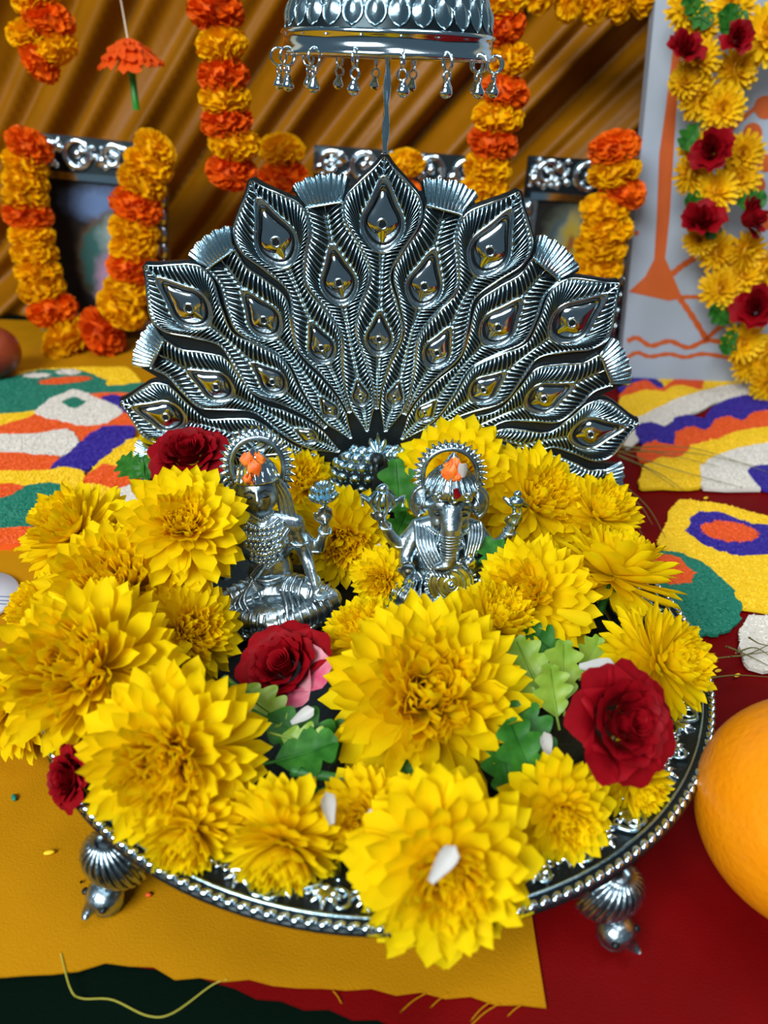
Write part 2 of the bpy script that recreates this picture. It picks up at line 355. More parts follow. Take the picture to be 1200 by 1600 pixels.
def halfw(isA, ang, r, k):
    rr = r/k
    sp = rr*math.tan(DEL)*(1.0 if abs(ang) < 40 else 1.08)*k
    if isA: return np.where(rr < 12.9, sp*frac(rr), sp*frac(rr))
    g = 0.20*np.clip(rr/8, 0.6, 1.1)
    wB = sp*(1-frac(np.minimum(rr, 11.6)))-g
    return np.clip(wB*np.where(rr < 3.2, np.clip((rr-2.0)/1.2, 0.05, 1)**0.7, 1), 0.02, 3)
def eye_half(rr, re, sz):
    """half-width of the eye outline at radius rr"""
    t = np.linspace(0, PI, 200); x, y = tear(t, 0.80*sz, 1.30*sz, 1.55*sz); o = np.argsort(y)
    return np.interp(rr-re, y[o], x[o], left=0, right=0)
def feather(isA, ang, k, lift):
    r0, r1 = ((3.2, 13.58) if isA else (2.1, 12.0))
    eyes = [(11.35, 1.0), (6.6, 0.70)] if isA else [(9.1, 0.88), (3.95, 0.46)]
    rd_ = np.linspace(r0, r1, 900)*k; hw_ = np.maximum(halfw(isA, ang, rd_, k), 0.015)
    arc = np.concatenate([[0], np.cumsum(np.hypot(np.diff(rd_), np.diff(hw_)))])
    spc = 0.18; nb = int(arc[-1]/spc); n = nb*6+1; nq = 9
    sa = np.linspace(0, arc[-1], n); ro = np.interp(sa, arc, rd_); xo = np.interp(sa, arc, hw_)
    dh = np.gradient(xo, ro); dh = np.convolve(np.pad(dh, 20, mode='edge'), np.ones(41)/41, 'valid'); kk = np.clip(0.55-0.6*dh, 0.12, 1.05)
    ri = np.maximum.accumulate(np.clip(ro-kk*xo, r0*k, r1*k)); ri = np.clip(ri+np.linspace(-0.02, 0, n), r0*k, r1*k); xi = np.full(n, 0.02)
    for (re, sz) in eyes: xi = np.maximum(xi, np.minimum(eye_half(ri, re*k, sz*k), np.maximum(np.interp(ri, rd_, hw_)*0.8, 0.02)))
    ridge = np.cos(2*PI*np.arange(n)/6)
    q = np.linspace(0, 1, nq); m = MB(); near = 0.0
    for side in (-1, 1):
        Rg = ri[:, None]*(1-q)+ro[:, None]*q+0.05*np.sin(PI*q)*xo[:, None]; Xg = side*(xi[:, None]*(1-q)+xo[:, None]*q)
        wgt = np.clip(np.minimum(q*6, (1-q)*5), 0, 1)[None, :]*np.clip((xo-xi)/0.12, 0, 1)[:, None]
        dome = np.clip(xo/1.0, 0.3, 1)[:, None]*(0.05+0.16*np.sin(PI*(0.22+0.70*q))[None, :])
        H = lift+0.17+dome+0.075*wgt*ridge[:, None]
        P = fanpt(ang, Rg, Xg, H)
        f = []; mi = []
        for i in range(n-1):
            dk = ridge[i]+ridge[i+1] < 0.1
            for jj in range(nq-1):
                a = i*nq+jj; f.append((a, a+nq, a+nq+1, a+1) if side > 0 else (a, a+1, a+nq+1, a+nq))
                mi.append(1 if (dk and 0 < jj < nq-2) else 0)
        m.add(P.reshape(-1, 3), f, mi)
        E = fanpt(ang, ro, side*(xo+0.01), 0*ro); m.grid(np.stack([P[:, -1], E], 1), mi=1)
        rimp = fanpt(ang, ro[::4], side*xo[::4], 0*ro[::4]+lift+0.20+0.05*np.clip(xo[::4], 0, 1)); m.tube(rimp, np.clip(xo[::4]*0.07, 0.02, 0.05), 6, mi=2)
    sh = np.linspace(r0, r1, 60)*k; m.tube(fanpt(ang, sh, 0*sh, 0*sh+lift+0.22), 0.04, 6, mi=2)
    ft = m.build('feather', ['silver', 'groove', 'silver_bright'], fan)
    for (re, sz) in eyes: eye(ft, ang, re*k, sz*k, lift)
    return ft
def tear(t, hw, lo, hi):
    """ogee outline: point towards +r"""
    x = hw*np.sin(t)*(1-0.28*np.cos(t))*1.05
    y = np.where(np.cos(t) > 0, hi*np.cos(t)*(0.55+0.45*np.cos(t)**4), lo*np.cos(t)*(0.8+0.2*np.cos(t)**4))
    return x, y
def eye(ft, ang, re, sz, lift):
    t = np.arange(48)*2*PI/48; z0 = lift+0.24+0.05*sz
    x, y = tear(t, 0.76*sz, 1.25*sz, 1.5*sz)
    def place(p): return fanpt(ang, re+p[..., 1], p[..., 0], p[..., 2])
    dk = np.stack([np.stack([x*q, y*q, 0*x+z0-0.02+h*sz], 1) for q, h in ((1.06, 0), (0.92, 0.06), (0.86, 0.0), (0.02, 0.0))], 0)
    MB().grid(place(dk), cv=True).build('eye_socket', 'silver_worn', ft)
    ring = np.stack([x*1.04, y*1.04, 0*x+z0+0.03], 1); MB().tube(place(ring), 0.055*sz+0.012, 6, closed=True).build('eye_outline', 'silver_bright', ft)
    x1, y1 = tear(t, 0.64*sz, 0.95*sz, 1.2*sz); gr_ = np.stack([x1, y1, 0*x+z0+0.035*sz], 1); MB().tube(place(gr_), 0.05*sz, 6, closed=True).build('eye_groove', 'oxidised', ft)
    q = np.linspace(1, 0.001, 9); x2, y2 = tear(t, 0.58*sz, 0.64*sz, 1.0*sz)
    D = np.stack([np.stack([x2*s_, y2*s_, 0*x2+z0+0.02*sz+0.14*sz*(1-s_**2)**0.5], 1) for s_ in q], 0)
    MB().grid(place(D), cv=True).build('eye_mirror', 'silver_mirror', ft)
    pr = 0.19*sz; zz = z0+0.15*sz; pc = np.stack([pr*np.cos(t[::2]), pr*np.sin(t[::2])-0.2*sz, 0*t[::2]+zz], 1)
    MB().tube(place(pc), 0.055*sz, 6, closed=True).build('pupil_ring', 'silver_bright', ft)
    pd = np.stack([np.stack([pr*0.98*s_*np.cos(t[::2]), pr*0.98*s_*np.sin(t[::2])-0.2*sz, 0*t[::2]+zz+0.01*sz], 1) for s_ in (1, 0.01)], 0)
    MB().grid(place(pd), cv=True).build('pupil', 'oxidised', ft)
    bk = np.array([(0, -0.42, 0.17), (-0.18, -0.58, 0.06), (0, -1.0, 0.05), (0.18, -0.58, 0.06)])*sz+np.array([0, 0, z0])
    MB().add(place(bk), [(0, 1, 2), (0, 2, 3)]).build('eye_beak', 'silver_bright', ft)
mat('silver_mirror', (0.60, 0.68, 0.72), 0.13, 1.0)
feathers = [feather(True, a, k, 0.10 if a == 0 else 0.06) for a, k, *_ in colsA]
for a, k in colsB:
    ft = feather(False, a, k, 0.0)
    # scalloped shell at the outer end
    n, m_ = 60, 16; u = np.linspace(-1, 1, n); q = np.linspace(0, 1, m_)
    w0 = float(halfw(False, a, np.array([11.85*k]), k)[0])
    P = np.zeros((n, m_, 3))
    for j in range(m_):
        top = 1.0+0.10*np.abs(np.cos(u*PI*2.5))-0.28*np.abs(u)**2.5
        rr = 12.0*k+1.0*q[j]*top*k; xx = u*(w0*1.02+0.42*q[j])
        hh = 0.20+0.12*(1-u**2)+0.05*np.cos(u*PI*11)*min(1, q[j]*3)-0.1*q[j]**3
        P[:, j] = fanpt(a, rr, xx, hh)
    g = MB(); g.grid(P[:, ::-1]); E = P[:, -1].copy(); E[:, 1] = -0.0; g.grid(np.stack([P[:, -1], E], 1)); g.build('shell_end', 'silver', ft)
    band = fanpt(a, np.full(12, 11.98*k), np.linspace(-w0, w0, 12), np.full(12, 0.36)); MB().tube(band, 0.05, 6).build('shell_band', 'silver_bright', ft)
# dark backing plate that follows the outline
ths = np.radians(np.linspace(-108, 108, 520)); Rb = np.full(len(ths), 9.0)
rs = np.linspace(9, 13.9, 260)
for isA, lst in ((True, colsA), (False, colsB)):
    for c in lst:
        ang, k = c[0], c[1]; a = math.radians(ang)
        for i, th in enumerate(ths):
            d = th-a
            if abs(d) > 0.4: continue
            rad = rs*math.cos(d); lat = np.abs(rs*math.sin(d))
            if isA: ok = (rad < 13.58*k) & (lat < halfw(True, ang, np.minimum(rad, 13.5*k), k)+0.13)
            else: ok = (rad < 13.1*k) & (lat < 1.6*k)
            if not isA:
                w0 = float(halfw(False, ang, np.array([11.85*k]), k)[0]); ok = (rad < (12.85-0.2*(lat/1.2)**2)*k) & (lat < w0+0.3)
            if ok.any(): Rb[i] = max(Rb[i], rs[ok].max()+0.05)
g = MB(); N = len(ths)
dirs = np.stack([np.sin(ths), 0*ths, np.cos(ths)], 1)
F1 = dirs*Rb[:, None]; F1[:, 1] = -0.12; F0 = dirs*0.5; F0[:, 1] = -0.12; B1 = F1.copy(); B1[:, 1] = 0.12; B0 = F0.copy(); B0[:, 1] = 0.12
g.grid(np.stack([F0, F1, B1, B0], 1)); g.build('backing_plate', 'oxidised', fan, False)
MB().box((0, 0.35, -1.2), (7, 0.5, 3)).box((0, 0.2, -2.55), (9, 1.6, 0.2)).build('stand', 'oxidised', fan, False)
# peacock body: scaled breast, neck, head and crest
pb = MB(); pb.ell((-0.55, -0.95, 0.15), (1.45, 0.95, 1.45), 20, 14); pb.ell((0.75, -0.85, 0.5), (0.75, 0.7, 1.1), 16, 12)
pb.tube(spline([(0.25, -1.3, -0.6), (0.35, -1.75, 0.3), (0.25, -1.7, 1.1), (0.1, -1.75, 1.35)], 12), np.linspace(0.6, 0.33, 12), 12)
pb.ell((0.1, -1.85, 1.4), (0.36, 0.42, 0.36), 12, 10); pb.tube([(0.1, -2.15, 1.35), (0.1, -2.5, 1.15)], [0.15, 0.02], 7)
body = pb.build('body', 'oxidised', fan)
scl = MB(); scl.ell((0, 0, 0), (0.27, 0.27, 0.16), 10, 6); sclm = scl.mesh('scale', 'silver')
def scales(c, r, n0):
    for i in range(7):
        th = 0.35+i*0.36
        k = max(3, int(n0*math.sin(th)))
        for j in range(k):
            ph = -PI+(j+0.5*(i % 2)+0.5)*PI/k
            nrm = Vector((math.sin(th)*math.cos(ph)/r[0], math.sin(th)*math.sin(ph)/r[1], math.cos(th)/r[2])).normalized()
            p = (c[0]+r[0]*math.sin(th)*math.cos(ph), c[1]+r[1]*math.sin(th)*math.sin(ph), c[2]+r[2]*math.cos(th))
            link('scale', sclm, body, mtx=Matrix.Translation(Vector(p)*S) @ align(nrm) @ Rx(0.35))
scales((-0.55, -0.95, 0.15), (1.45, 0.95, 1.45), 8); scales((0.75, -0.85, 0.5), (0.75, 0.7, 1.1), 5)
for s_ in (-0.28, 0, 0.28):
    MB().tube([(0.1+s_*0.3, -1.75, 1.7), (0.1+s_, -1.6, 2.15), (0.1+s_*1.2, -1.55, 2.55-abs(s_)*0.9)], [0.06, 0.14, 0.05], 7).build('crest_plume', 'silver', body)

# ------------------------------------------------------------------ parasol on its twisted pole
um = thing('ceremonial_parasol', 'small domed silver parasol hung with bells on a twisted pole above the peacock', 'parasol', (-0.5, 10.05, 17.2))
n = 90; tt = np.linspace(0, 1, n); pr = np.zeros((n, 14, 3))
for i in range(n):
    a = np.arange(14)*2*PI/14; rr = 0.125+0.035*np.cos(2*(a+tt[i]*34)); pr[i] = np.stack([rr*np.cos(a), rr*np.sin(a), 0*a+(-9+tt[i]*15.5)], 1)
MB().grid(pr, cv=True).build('pole', 'silver_bright', um)
Zr = 4.85                                                     # rim height above the empty
MB().lathe([(3.80, Zr+0.75), (3.62, Zr+1.35), (3.2, Zr+2.1), (2.5, Zr+2.75), (1.5, Zr+3.2), (0.5, Zr+3.4), (0.001, Zr+3.42)], 72).build('dome', 'groove', um)
MB().lathe([(3.72, Zr+0.80), (3.9, Zr+0.76), (3.95, Zr+0.66), (3.84, Zr+0.6), (3.84, Zr+0.2), (4.0, Zr+0.12), (4.02, Zr+0.0), (3.85, Zr-0.05), (3.7, Zr+0.0), (3.62, Zr+0.6), (3.0, Zr+1.7), (1.5, Zr+2.8), (0.001, Zr+3.1)], 96).build('rim_band', 'silver_bright', um)
lf = MB()
lt = np.linspace(0, 1, 9); lv = np.linspace(-1, 1, 7)
P = np.zeros((9, 7, 3))
for i, t in enumerate(lt):
    hw = 0.36*math.sin(PI*min(1, t**0.8))**0.9+0.005
    for j, v in enumerate(lv): P[i, j] = (v*hw, t*1.05, 0.16*(1-abs(v))**0.8*math.sin(PI*t)+0.02)
lf.grid(P[:, ::-1]); lf.tube(np.concatenate([[(0.36*math.sin(PI*min(1, t**0.8))**0.9, t*1.05, 0.03) for t in lt], [(-0.36*math.sin(PI*min(1, t**0.8))**0.9, t*1.05, 0.03) for t in lt[::-1]]]), 0.035, 5)
lfm = lf.mesh('dome_leaf', 'silver')
prof = [(3.80, Zr+0.75), (3.62, Zr+1.35), (3.2, Zr+2.1), (2.5, Zr+2.75), (1.5, Zr+3.2)]
for row, (r_, z_, tl, cnt, s_) in enumerate([(3.76, Zr+0.82, 0.28, 30, 0.95), (3.63, Zr+1.35, 0.50, 30, 0.95), (3.28, Zr+2.0, 0.80, 28, 0.9), (2.65, Zr+2.68, 1.08, 22, 0.9), (1.8, Zr+3.1, 1.3, 16, 0.9)]):
    for k in range(cnt):
        a = 2*PI*(k+0.5*(row % 2))/cnt
        link('dome_leaf', lfm, um, mtx=Matrix.Translation((r_*math.cos(a)*S, r_*math.sin(a)*S, z_*S)) @ Rz(a+PI/2) @ Rx(PI/2-tl) @ Rz(0) @ Sc(s_, s_, 1))
br = MB(); br.torus((0, 0, -0.12), 0.28, 0.05, 18, 6, rot=Euler((PI/2, 0, PI/2))); brm = br.mesh('bell_ring', 'silver_bright')
bl = MB(); bl.torus((0, 0, 0.0), 0.16, 0.045, 14, 6, rot=Euler((PI/2, 0, 0))); bl.lathe([(0.02, -0.12), (0.1, -0.17), (0.12, -0.25), (0.16, -0.32), (0.22, -0.42), (0.22, -0.52), (0.14, -0.62), (0.02, -0.66)], 12)
blm = bl.mesh('bell', 'silver_bright')
for k in range(16):
    a = 2*PI*(k+0.35)/16
    rg = link('bell_ring', brm, um, mtx=Matrix.Translation((4.03*math.cos(a)*S, 4.03*math.sin(a)*S, (Zr+0.02)*S)) @ Rz(a+PI/2))
    link('bell', blm, rg, (0, 0, -0.55), (0, random.uniform(-0.15, 0.15), random.uniform(-0.5, 0.5)))

# ------------------------------------------------------------------ seated figurines
def fuse(o, voxel=0.055, it=4):
    md = o.modifiers.new('r', 'REMESH'); md.mode = 'VOXEL'; md.voxel_size = voxel*S; md.use_smooth_shade = True
    ms = o.modifiers.new('s', 'SMOOTH'); ms.factor = 0.5; ms.iterations = it
    bpy.context.view_layer.update()
    dg = bpy.context.evaluated_depsgraph_get(); me = bpy.data.meshes.new_from_object(o.evaluated_get(dg))
    mt = o.data.materials[0]; o.modifiers.clear(); o.data = me
    me.materials.clear(); me.materials.append(mt)
    return o
def limb(m, pts, rad, n=12): m.tube(spline(pts, 14), smooth_interp(np.linspace(0, 1, 14), np.linspace(0, 1, len(rad)), rad), n); m.ell(pts[0], rad[0], 10, 8); m.ell(pts[-1], rad[-1], 10, 8)
def beads(parent, name, pts, r, matn='silver_bright', joined=True):
    m = MB()
    for p in pts: m.ell(p, r, 7, 5)
    return stuff(m.build(name, matn, parent))
def hand(m, wrist, d, up, L=0.42, side=1):
    """a small hand: palm, four fingers, thumb; d = finger direction, up = palm normal"""
    d = Vector(d).normalized(); up = Vector(up); up = (up-d*up.dot(d)).normalized(); s_ = d.cross(up)*side; w_ = Vector(wrist)
    m.ell(w_+d*L*0.45, (0.2, 0.2, 0.2), 8, 6)
    for i, o_ in enumerate((-0.19, -0.065, 0.065, 0.19)):
        b0 = w_+d*L*0.6+s_*o_; ln = L*(0.85, 1.0, 0.95, 0.75)[i]
        m.tube([b0, b0+d*ln*0.6+up*0.03, b0+d*ln+up*0.12], [0.075, 0.07, 0.05], 6)
    b0 = w_+d*L*0.2-s_*0.2; m.tube([b0, b0+d*0.15-s_*0.15, b0+d*0.35-s_*0.18+up*0.08], [0.08, 0.075, 0.05], 6)
def lotus(parent, c, r, n=11, rows=3):
    m = MB(); m.ell(c, (r*0.4, r*0.4, r*0.35), 10, 8)
    for q in range(rows):
        for k in range(n):
            a = 2*PI*(k+0.5*q)/n; el = (0.15, 0.65, 1.1)[q]; d = np.array([math.cos(a)*math.cos(el), math.sin(a)*math.cos(el), math.sin(el)])
            m.tube([np.array(c), np.array(c)+d*r*0.55, np.array(c)+d*r*0.85+np.array([0, 0, 0.05]), np.array(c)+d*r+np.array([0, 0, 0.1])], [r*0.08, r*0.2, r*0.16, r*0.02], 6)
    return m.build('held_lotus', 'silver', parent)
def halo(parent, c, R, tilt=0.0):
    h = MB(); h.torus(c, R, 0.10, 40, 8, rot=Euler((PI/2+tilt, 0, 0))); h.torus(c, R+0.17, 0.06, 40, 6, rot=Euler((PI/2+tilt, 0, 0)))
    o = h.build('halo', 'silver_worn', parent)
    sp = MB(); sp.tube([(0, 0, 0), (0, 0, 0.12), (0, 0, 0.3)], [0.09, 0.10, 0.02], 6); me = sp.mesh('halo_ray', 'silver_bright')
    for k in range(34):
        a = 2*PI*k/34
        link('halo_ray', me, o, mtx=Matrix.Translation(Vector(c)*S) @ Rx(tilt) @ Ry(a) @ T(0, 0, (R+0.08)*S))
    return o

# goddess, seated
gp = at(428, 968, 2.9)
god = thing('goddess_figurine', 'silver seated goddess figurine with ringed halo raising a lotus', 'figurine', (gp[0]+0.0, gp[1]+0.55, 2.62), (-0.2, -0.09, 0.12))
m = MB()
limb(m, [(-0.5, 0.1, 0.75), (-1.25, -0.35, 0.75), (-1.95, -0.55, 0.6)], [0.6, 0.55, 0.42]); limb(m, [(-1.95, -0.55, 0.6), (-1.0, -1.25, 0.5), (0.1, -1.45, 0.42)], [0.42, 0.36, 0.25])
limb(m, [(0.5, 0.1, 0.75), (1.25, -0.35, 0.75), (1.95, -0.55, 0.6)], [0.6, 0.55, 0.42]); limb(m, [(1.95, -0.55, 0.6), (1.0, -1.3, 0.45), (-0.1, -1.6, 0.38)], [0.42, 0.36, 0.22])
m.ell((0, 0.15, 0.8), (0.95, 0.7, 0.65)); m.ell((0, 0.1, 1.6), (0.80, 0.56, 0.85)); m.ell((0, 0.02, 2.55), (1.0, 0.64, 0.78))
m.ell((-0.38, -0.42, 2.55), (0.36, 0.3, 0.36)); m.ell((0.38, -0.42, 2.55), (0.36, 0.3, 0.36))
limb(m, [(-1.05, 0.05, 2.92), (0, 0.02, 3.1), (1.05, 0.05, 2.92)], [0.36, 0.42, 0.36]); limb(m, [(0, 0.05, 3.1), (0, -0.05, 3.6)], [0.27, 0.25])
m.ell((0, -0.2, 4.15), (0.66, 0.64, 0.68)); m.ell((0, -0.36, 3.8), (0.44, 0.42, 0.36)); m.ell((0, -0.9, 0.55), (1.45, 0.75, 0.42)); m.ell((0, -0.5, 3.62), (0.16, 0.14, 0.12))
m.ell((0, -0.84, 4.02), (0.10, 0.13, 0.16)); m.ell((0, -0.80, 4.16), (0.07, 0.09, 0.2)); m.ell((-0.3, -0.55, 3.92), (0.17, 0.13, 0.16)); m.ell((0.3, -0.55, 3.92), (0.17, 0.13, 0.16))
m.ell((0, -0.77, 3.80), (0.17, 0.07, 0.045)); m.ell((0, -0.76, 3.71), (0.13, 0.07, 0.045))
limb(m, [(0.98, 0.0, 2.9), (1.3, -0.15, 1.9), (1.5, -0.95, 1.25)], [0.28, 0.24, 0.17]); limb(m, [(-0.98, 0.0, 2.9), (-1.35, -0.2, 2.0), (-1.4, -0.9, 1.9), (-1.4, -1.0, 2.3)], [0.28, 0.24, 0.2, 0.16])
limb(m, [(0.95, 0.15, 2.95), (1.65, 0.1, 2.1), (1.9, -0.05, 2.45), (2.05, -0.1, 2.85)], [0.26, 0.22, 0.19, 0.15]); limb(m, [(-0.95, 0.15, 2.95), (-1.65, 0.1, 2.5), (-1.95, -0.05, 2.95), (-2.1, -0.1, 3.4)], [0.26, 0.22, 0.19, 0.15])
hand(m, (1.52, -1.0, 1.2), (0.25, -0.9, -0.45), (0.2, -0.3, 1)); hand(m, (2.06, -0.1, 2.9), (0.1, -0.1, 1), (0, -1, 0)); hand(m, (-1.4, -1.0, 2.35), (0, 0, 1), (0, -1, 0)); hand(m, (-2.11, -0.1, 3.45), (-0.1, -0.1, 1), (0, -1, 0))
fuse(m.build('body', 'idol_silver', god))
m = MB(); m.ell((0, 0.12, 4.22), (0.76, 0.55, 0.74), 20, 14)
for s_ in (-1, 1):
    for q in (0.0, 0.14, 0.28): m.tube(spline([(s_*(0.45+q*0.5), -0.1, 4.5), (s_*(0.62+q), 0.0, 3.9), (s_*(0.72+q), 0.0, 3.3), (s_*(0.95+q), -0.05, 2.95)], 10), 0.13, 7)
m.build('hair', 'silver_worn', god)
m = MB(); m.lathe([(0.70, 4.48), (0.76, 4.54), (0.68, 4.62), (0.70, 4.70), (0.58, 4.86), (0.6, 4.93), (0.42, 5.08), (0.44, 5.15), (0.24, 5.3), (0.1, 5.42), (0.001, 5.48)], 24, M=T(0, -0.12, 0))
for k in range(16):
    a = 2*PI*k/16; m.tube([(0.72*math.cos(a), -0.12+0.72*math.sin(a), 4.52), (0.58*math.cos(a), -0.12+0.58*math.sin(a), 4.88), (0.3*math.cos(a), -0.12+0.3*math.sin(a), 5.22)], 0.045, 5)
m.build('crown', 'silver_bright', god)
halo(god, (0, 0.45, 4.75), 0.88)
god.scale = (1.14, 1.12, 1.28)
m = MB()
for s_ in (-1, 1):
    m.ell((s_*0.25, -0.79, 4.14), (0.14, 0.04, 0.05), 8, 6); m.tube([(s_*0.09, -0.85, 4.27), (s_*0.25, -0.83, 4.34), (s_*0.43, -0.70, 4.28)], 0.03, 5)
m.build('eyes', 'oxidised', god)
nk = []
for R_, z_, y_, cnt in ((0.34, 3.38, -0.28, 14), (0.52, 3.15, -0.42, 18), (0.68, 2.85, -0.60, 22), (0.6, 2.45, -0.80, 22), (0.42, 2.0, -0.62, 18)):
    for k in range(cnt):
        a = PI+PI*(k+0.5)/cnt; nk.append((R_*math.cos(a), y_*0.6+R_*0.55*math.sin(a), z_+0.22*abs(math.cos(a))-0.1))
for z_ in np.arange(2.12, 3.3, 0.15):
    for x_ in np.arange(-0.72, 0.73, 0.15):
        e_ = 1-(x_/0.98)**2-((z_-2.62)/0.86)**2
        if e_ > 0.1 and abs(x_) < 0.3+0.45*(z_-2.0): nk.append((x_+0.06*math.sin(z_*30), -0.70*math.sqrt(e_)-0.13, z_-0.05*math.cos(x_*3)))
beads(god, 'necklace', nk, 0.078)
m = MB()
for k in range(7): m.tube(spline([(-0.55+k*0.05, -0.45, 1.5-k*0.05), (-0.9-k*0.16, -0.95, 1.05-k*0.04), (-0.6-k*0.18, -1.45+k*0.06, 0.65-k*0.03), (-0.5-k*0.22, -1.6+k*0.08, 0.3)], 12), 0.075, 6)
for k in range(7): m.tube(spline([(0.35+k*0.2, -0.75+k*0.03, 1.15-k*0.06), (0.5+k*0.2, -1.3+k*0.07, 0.95-k*0.05), (0.55+k*0.2, -1.75+k*0.1, 0.5)], 10), 0.07, 6)
m.tube(spline([(0.9, -0.1, 3.0), (0.45, -0.66, 2.6), (-0.1, -0.62, 2.0), (-0.55, -0.4, 1.5)], 14), 0.11, 7); m.tube(spline([(0.75, -0.15, 3.05), (0.3, -0.68, 2.6), (-0.2, -0.6, 2.0), (-0.6, -0.35, 1.55)], 14), 0.08, 7)
m.torus((0, 0.08, 1.42), 0.62, 0.09, 24, 6)
m.build('garment_folds', 'idol_silver', god)
for p, R_ in (((1.45, -0.75, 1.4), 0.23), ((2.02, -0.08, 2.7), 0.2), ((1.65, 0.1, 2.13), 0.25), ((1.1, -0.08, 2.5), 0.3), ((-1.4, -0.98, 2.15), 0.2)): MB().torus(p, R_, 0.05, 16, 6, rot=Euler((0.4, 0.2, 0))).build('bangle', 'silver_bright', god)
def pleats(owner, path, r0_, r1_, n):
    p = spline(path, n*2+1); m = MB()
    for i in range(1, n*2, 2):
        t = p[min(i+1, n*2)]-p[i-1]; q = Vector(t).to_track_quat('Z', 'Y').to_euler(); m.torus(p[i], r0_+(r1_-r0_)*i/(2*n), 0.07, 18, 6, rot=q)
    return stuff(m.build('leg_pleats', 'idol_silver', owner))
pleats(god, [(-0.6, 0.05, 0.75), (-1.25, -0.35, 0.75), (-1.95, -0.55, 0.6)], 0.60, 0.44, 6); pleats(god, [(-1.8, -0.65, 0.58), (-1.0, -1.25, 0.5), (-0.1, -1.42, 0.42)], 0.44, 0.28, 8)
pleats(god, [(0.6, 0.05, 0.75), (1.25, -0.35, 0.75), (1.95, -0.55, 0.6)], 0.60, 0.44, 6); pleats(god, [(1.8, -0.7, 0.55), (1.0, -1.3, 0.45), (0.1, -1.56, 0.38)], 0.44, 0.25, 8)
lotus(god, (2.1, -0.25, 3.72), 0.52); lotus(god, (-2.2, -0.25, 4.3), 0.52)
MB().tube([(2.06, -0.25, 3.0), (2.1, -0.25, 3.68)], 0.05, 6).build('lotus_stem', 'silver_worn', god); MB().tube([(-2.14, -0.25, 3.5), (-2.19, -0.25, 4.2)], 0.05, 6).build('lotus_stem', 'silver_worn', god)
m = MB(); m.lathe([(0.001, 0), (1.75, 0), (1.85, 0.08), (1.65, 0.16), (1.7, 0.22), (0.001, 0.24)], 40, M=T(0, -0.5, 0) @ Sc(1, 0.75, 1))
for k in range(26):
    a = 2*PI*k/26; m.ell((1.75*math.cos(a), -0.5+1.3*math.sin(a), 0.12), (0.2, 0.13, 0.11), 8, 6, R=Euler((0, 0, a+PI/2)))
m.build('lotus_base', 'silver_worn', god)
def petal_bits(owner, spots, label):
    m = MB()
    for (x, y, z, s_) in spots:
        P = np.zeros((5, 5, 3))
        for i in range(5):
            for j in range(5):
                u, v = i/4-0.5, j/4-0.5; P[i, j] = (x+u*s_*(0.12+0.9*math.sqrt(max(0, 1-(1.9*v)**2)))+0.05*math.sin(v*7+x*9), y-0.12*math.cos(u*4)*math.cos(v*4)-0.05*math.sin(u*9+z), z+v*s_*1.1+0.06*math.sin(u*8))
        m.grid(P); Q = P.copy(); Q[:, :, 1] += 0.05; m.grid(Q[:, ::-1])
    o = m.build('marigold_petal', 'vermilion', owner); o['label'] = label; return o
petal_bits(god, [(-0.16, -0.72, 5.22, 0.42), (0.02, -0.80, 5.0, 0.42), (-0.2, -0.92, 4.72, 0.26), (0.22, -0.70, 5.25, 0.3)], 'orange flower petals stuck on the crown')

# elephant-headed figurine
ep = at(692, 948, 2.9)
ele = thing('elephant_deity_figurine', 'silver elephant-headed seated deity figurine with ringed halo', 'figurine', (ep[0], ep[1]+0.75, 3.0), (-0.1, 0.0, 0.02))
m = MB()
limb(m, [(-0.6, 0, 0.8), (-1.4, -0.5, 0.75), (-1.95, -0.8, 0.6)], [0.7, 0.6, 0.45]); limb(m, [(-1.95, -0.8, 0.6), (-1.1, -1.5, 0.5), (0.0, -1.65, 0.4)], [0.45, 0.4, 0.28])
limb(m, [(0.6, 0, 0.8), (1.4, -0.5, 0.75), (1.95, -0.8, 0.6)], [0.7, 0.6, 0.45]); limb(m, [(1.95, -0.8, 0.6), (1.0, -1.5, 0.5), (0.1, -1.6, 0.4)], [0.45, 0.4, 0.28])
m.ell((0, -0.2, 1.55), (1.2, 1.05, 1.1)); m.ell((0, 0.05, 2.55), (1.15, 0.75, 0.75)); limb(m, [(-1.05, 0.05, 2.8), (0, 0, 3.0), (1.05, 0.05, 2.8)], [0.4, 0.5, 0.4])
m.ell((0, -0.4, 3.85), (0.82, 0.75, 0.8)); m.ell((-0.36, -0.75, 4.1), (0.36, 0.32, 0.36)); m.ell((0.36, -0.75, 4.1), (0.36, 0.32, 0.36)); m.ell((-0.42, -0.75, 3.4), (0.3, 0.32, 0.36)); m.ell((0.42, -0.75, 3.4), (0.3, 0.32, 0.36))
limb(m, [(0, -0.95, 4.0), (0, -1.35, 3.5), (0.0, -1.47, 2.95), (0.02, -1.52, 2.45), (-0.1, -1.64, 2.1), (-0.42, -1.74, 2.05)], [0.42, 0.38, 0.33, 0.3, 0.26, 0.18], 14)
limb(m, [(-1.1, 0, 2.8), (-1.75, -0.15, 2.2), (-2.2, -0.25, 2.75), (-2.45, -0.3, 3.2)], [0.34, 0.27, 0.22, 0.17]); limb(m, [(1.1, 0, 2.8), (1.75, -0.15, 2.2), (2.2, -0.25, 2.7), (2.4, -0.3, 3.1)], [0.34, 0.27, 0.22, 0.17])
limb(m, [(-1.1, -0.05, 2.7), (-1.5, -0.45, 1.8), (-1.45, -1.15, 1.45)], [0.36, 0.3, 0.22]); limb(m, [(1.1, -0.05, 2.7), (1.4, -0.55, 1.9), (0.85, -1.3, 1.9)], [0.36, 0.3, 0.22])
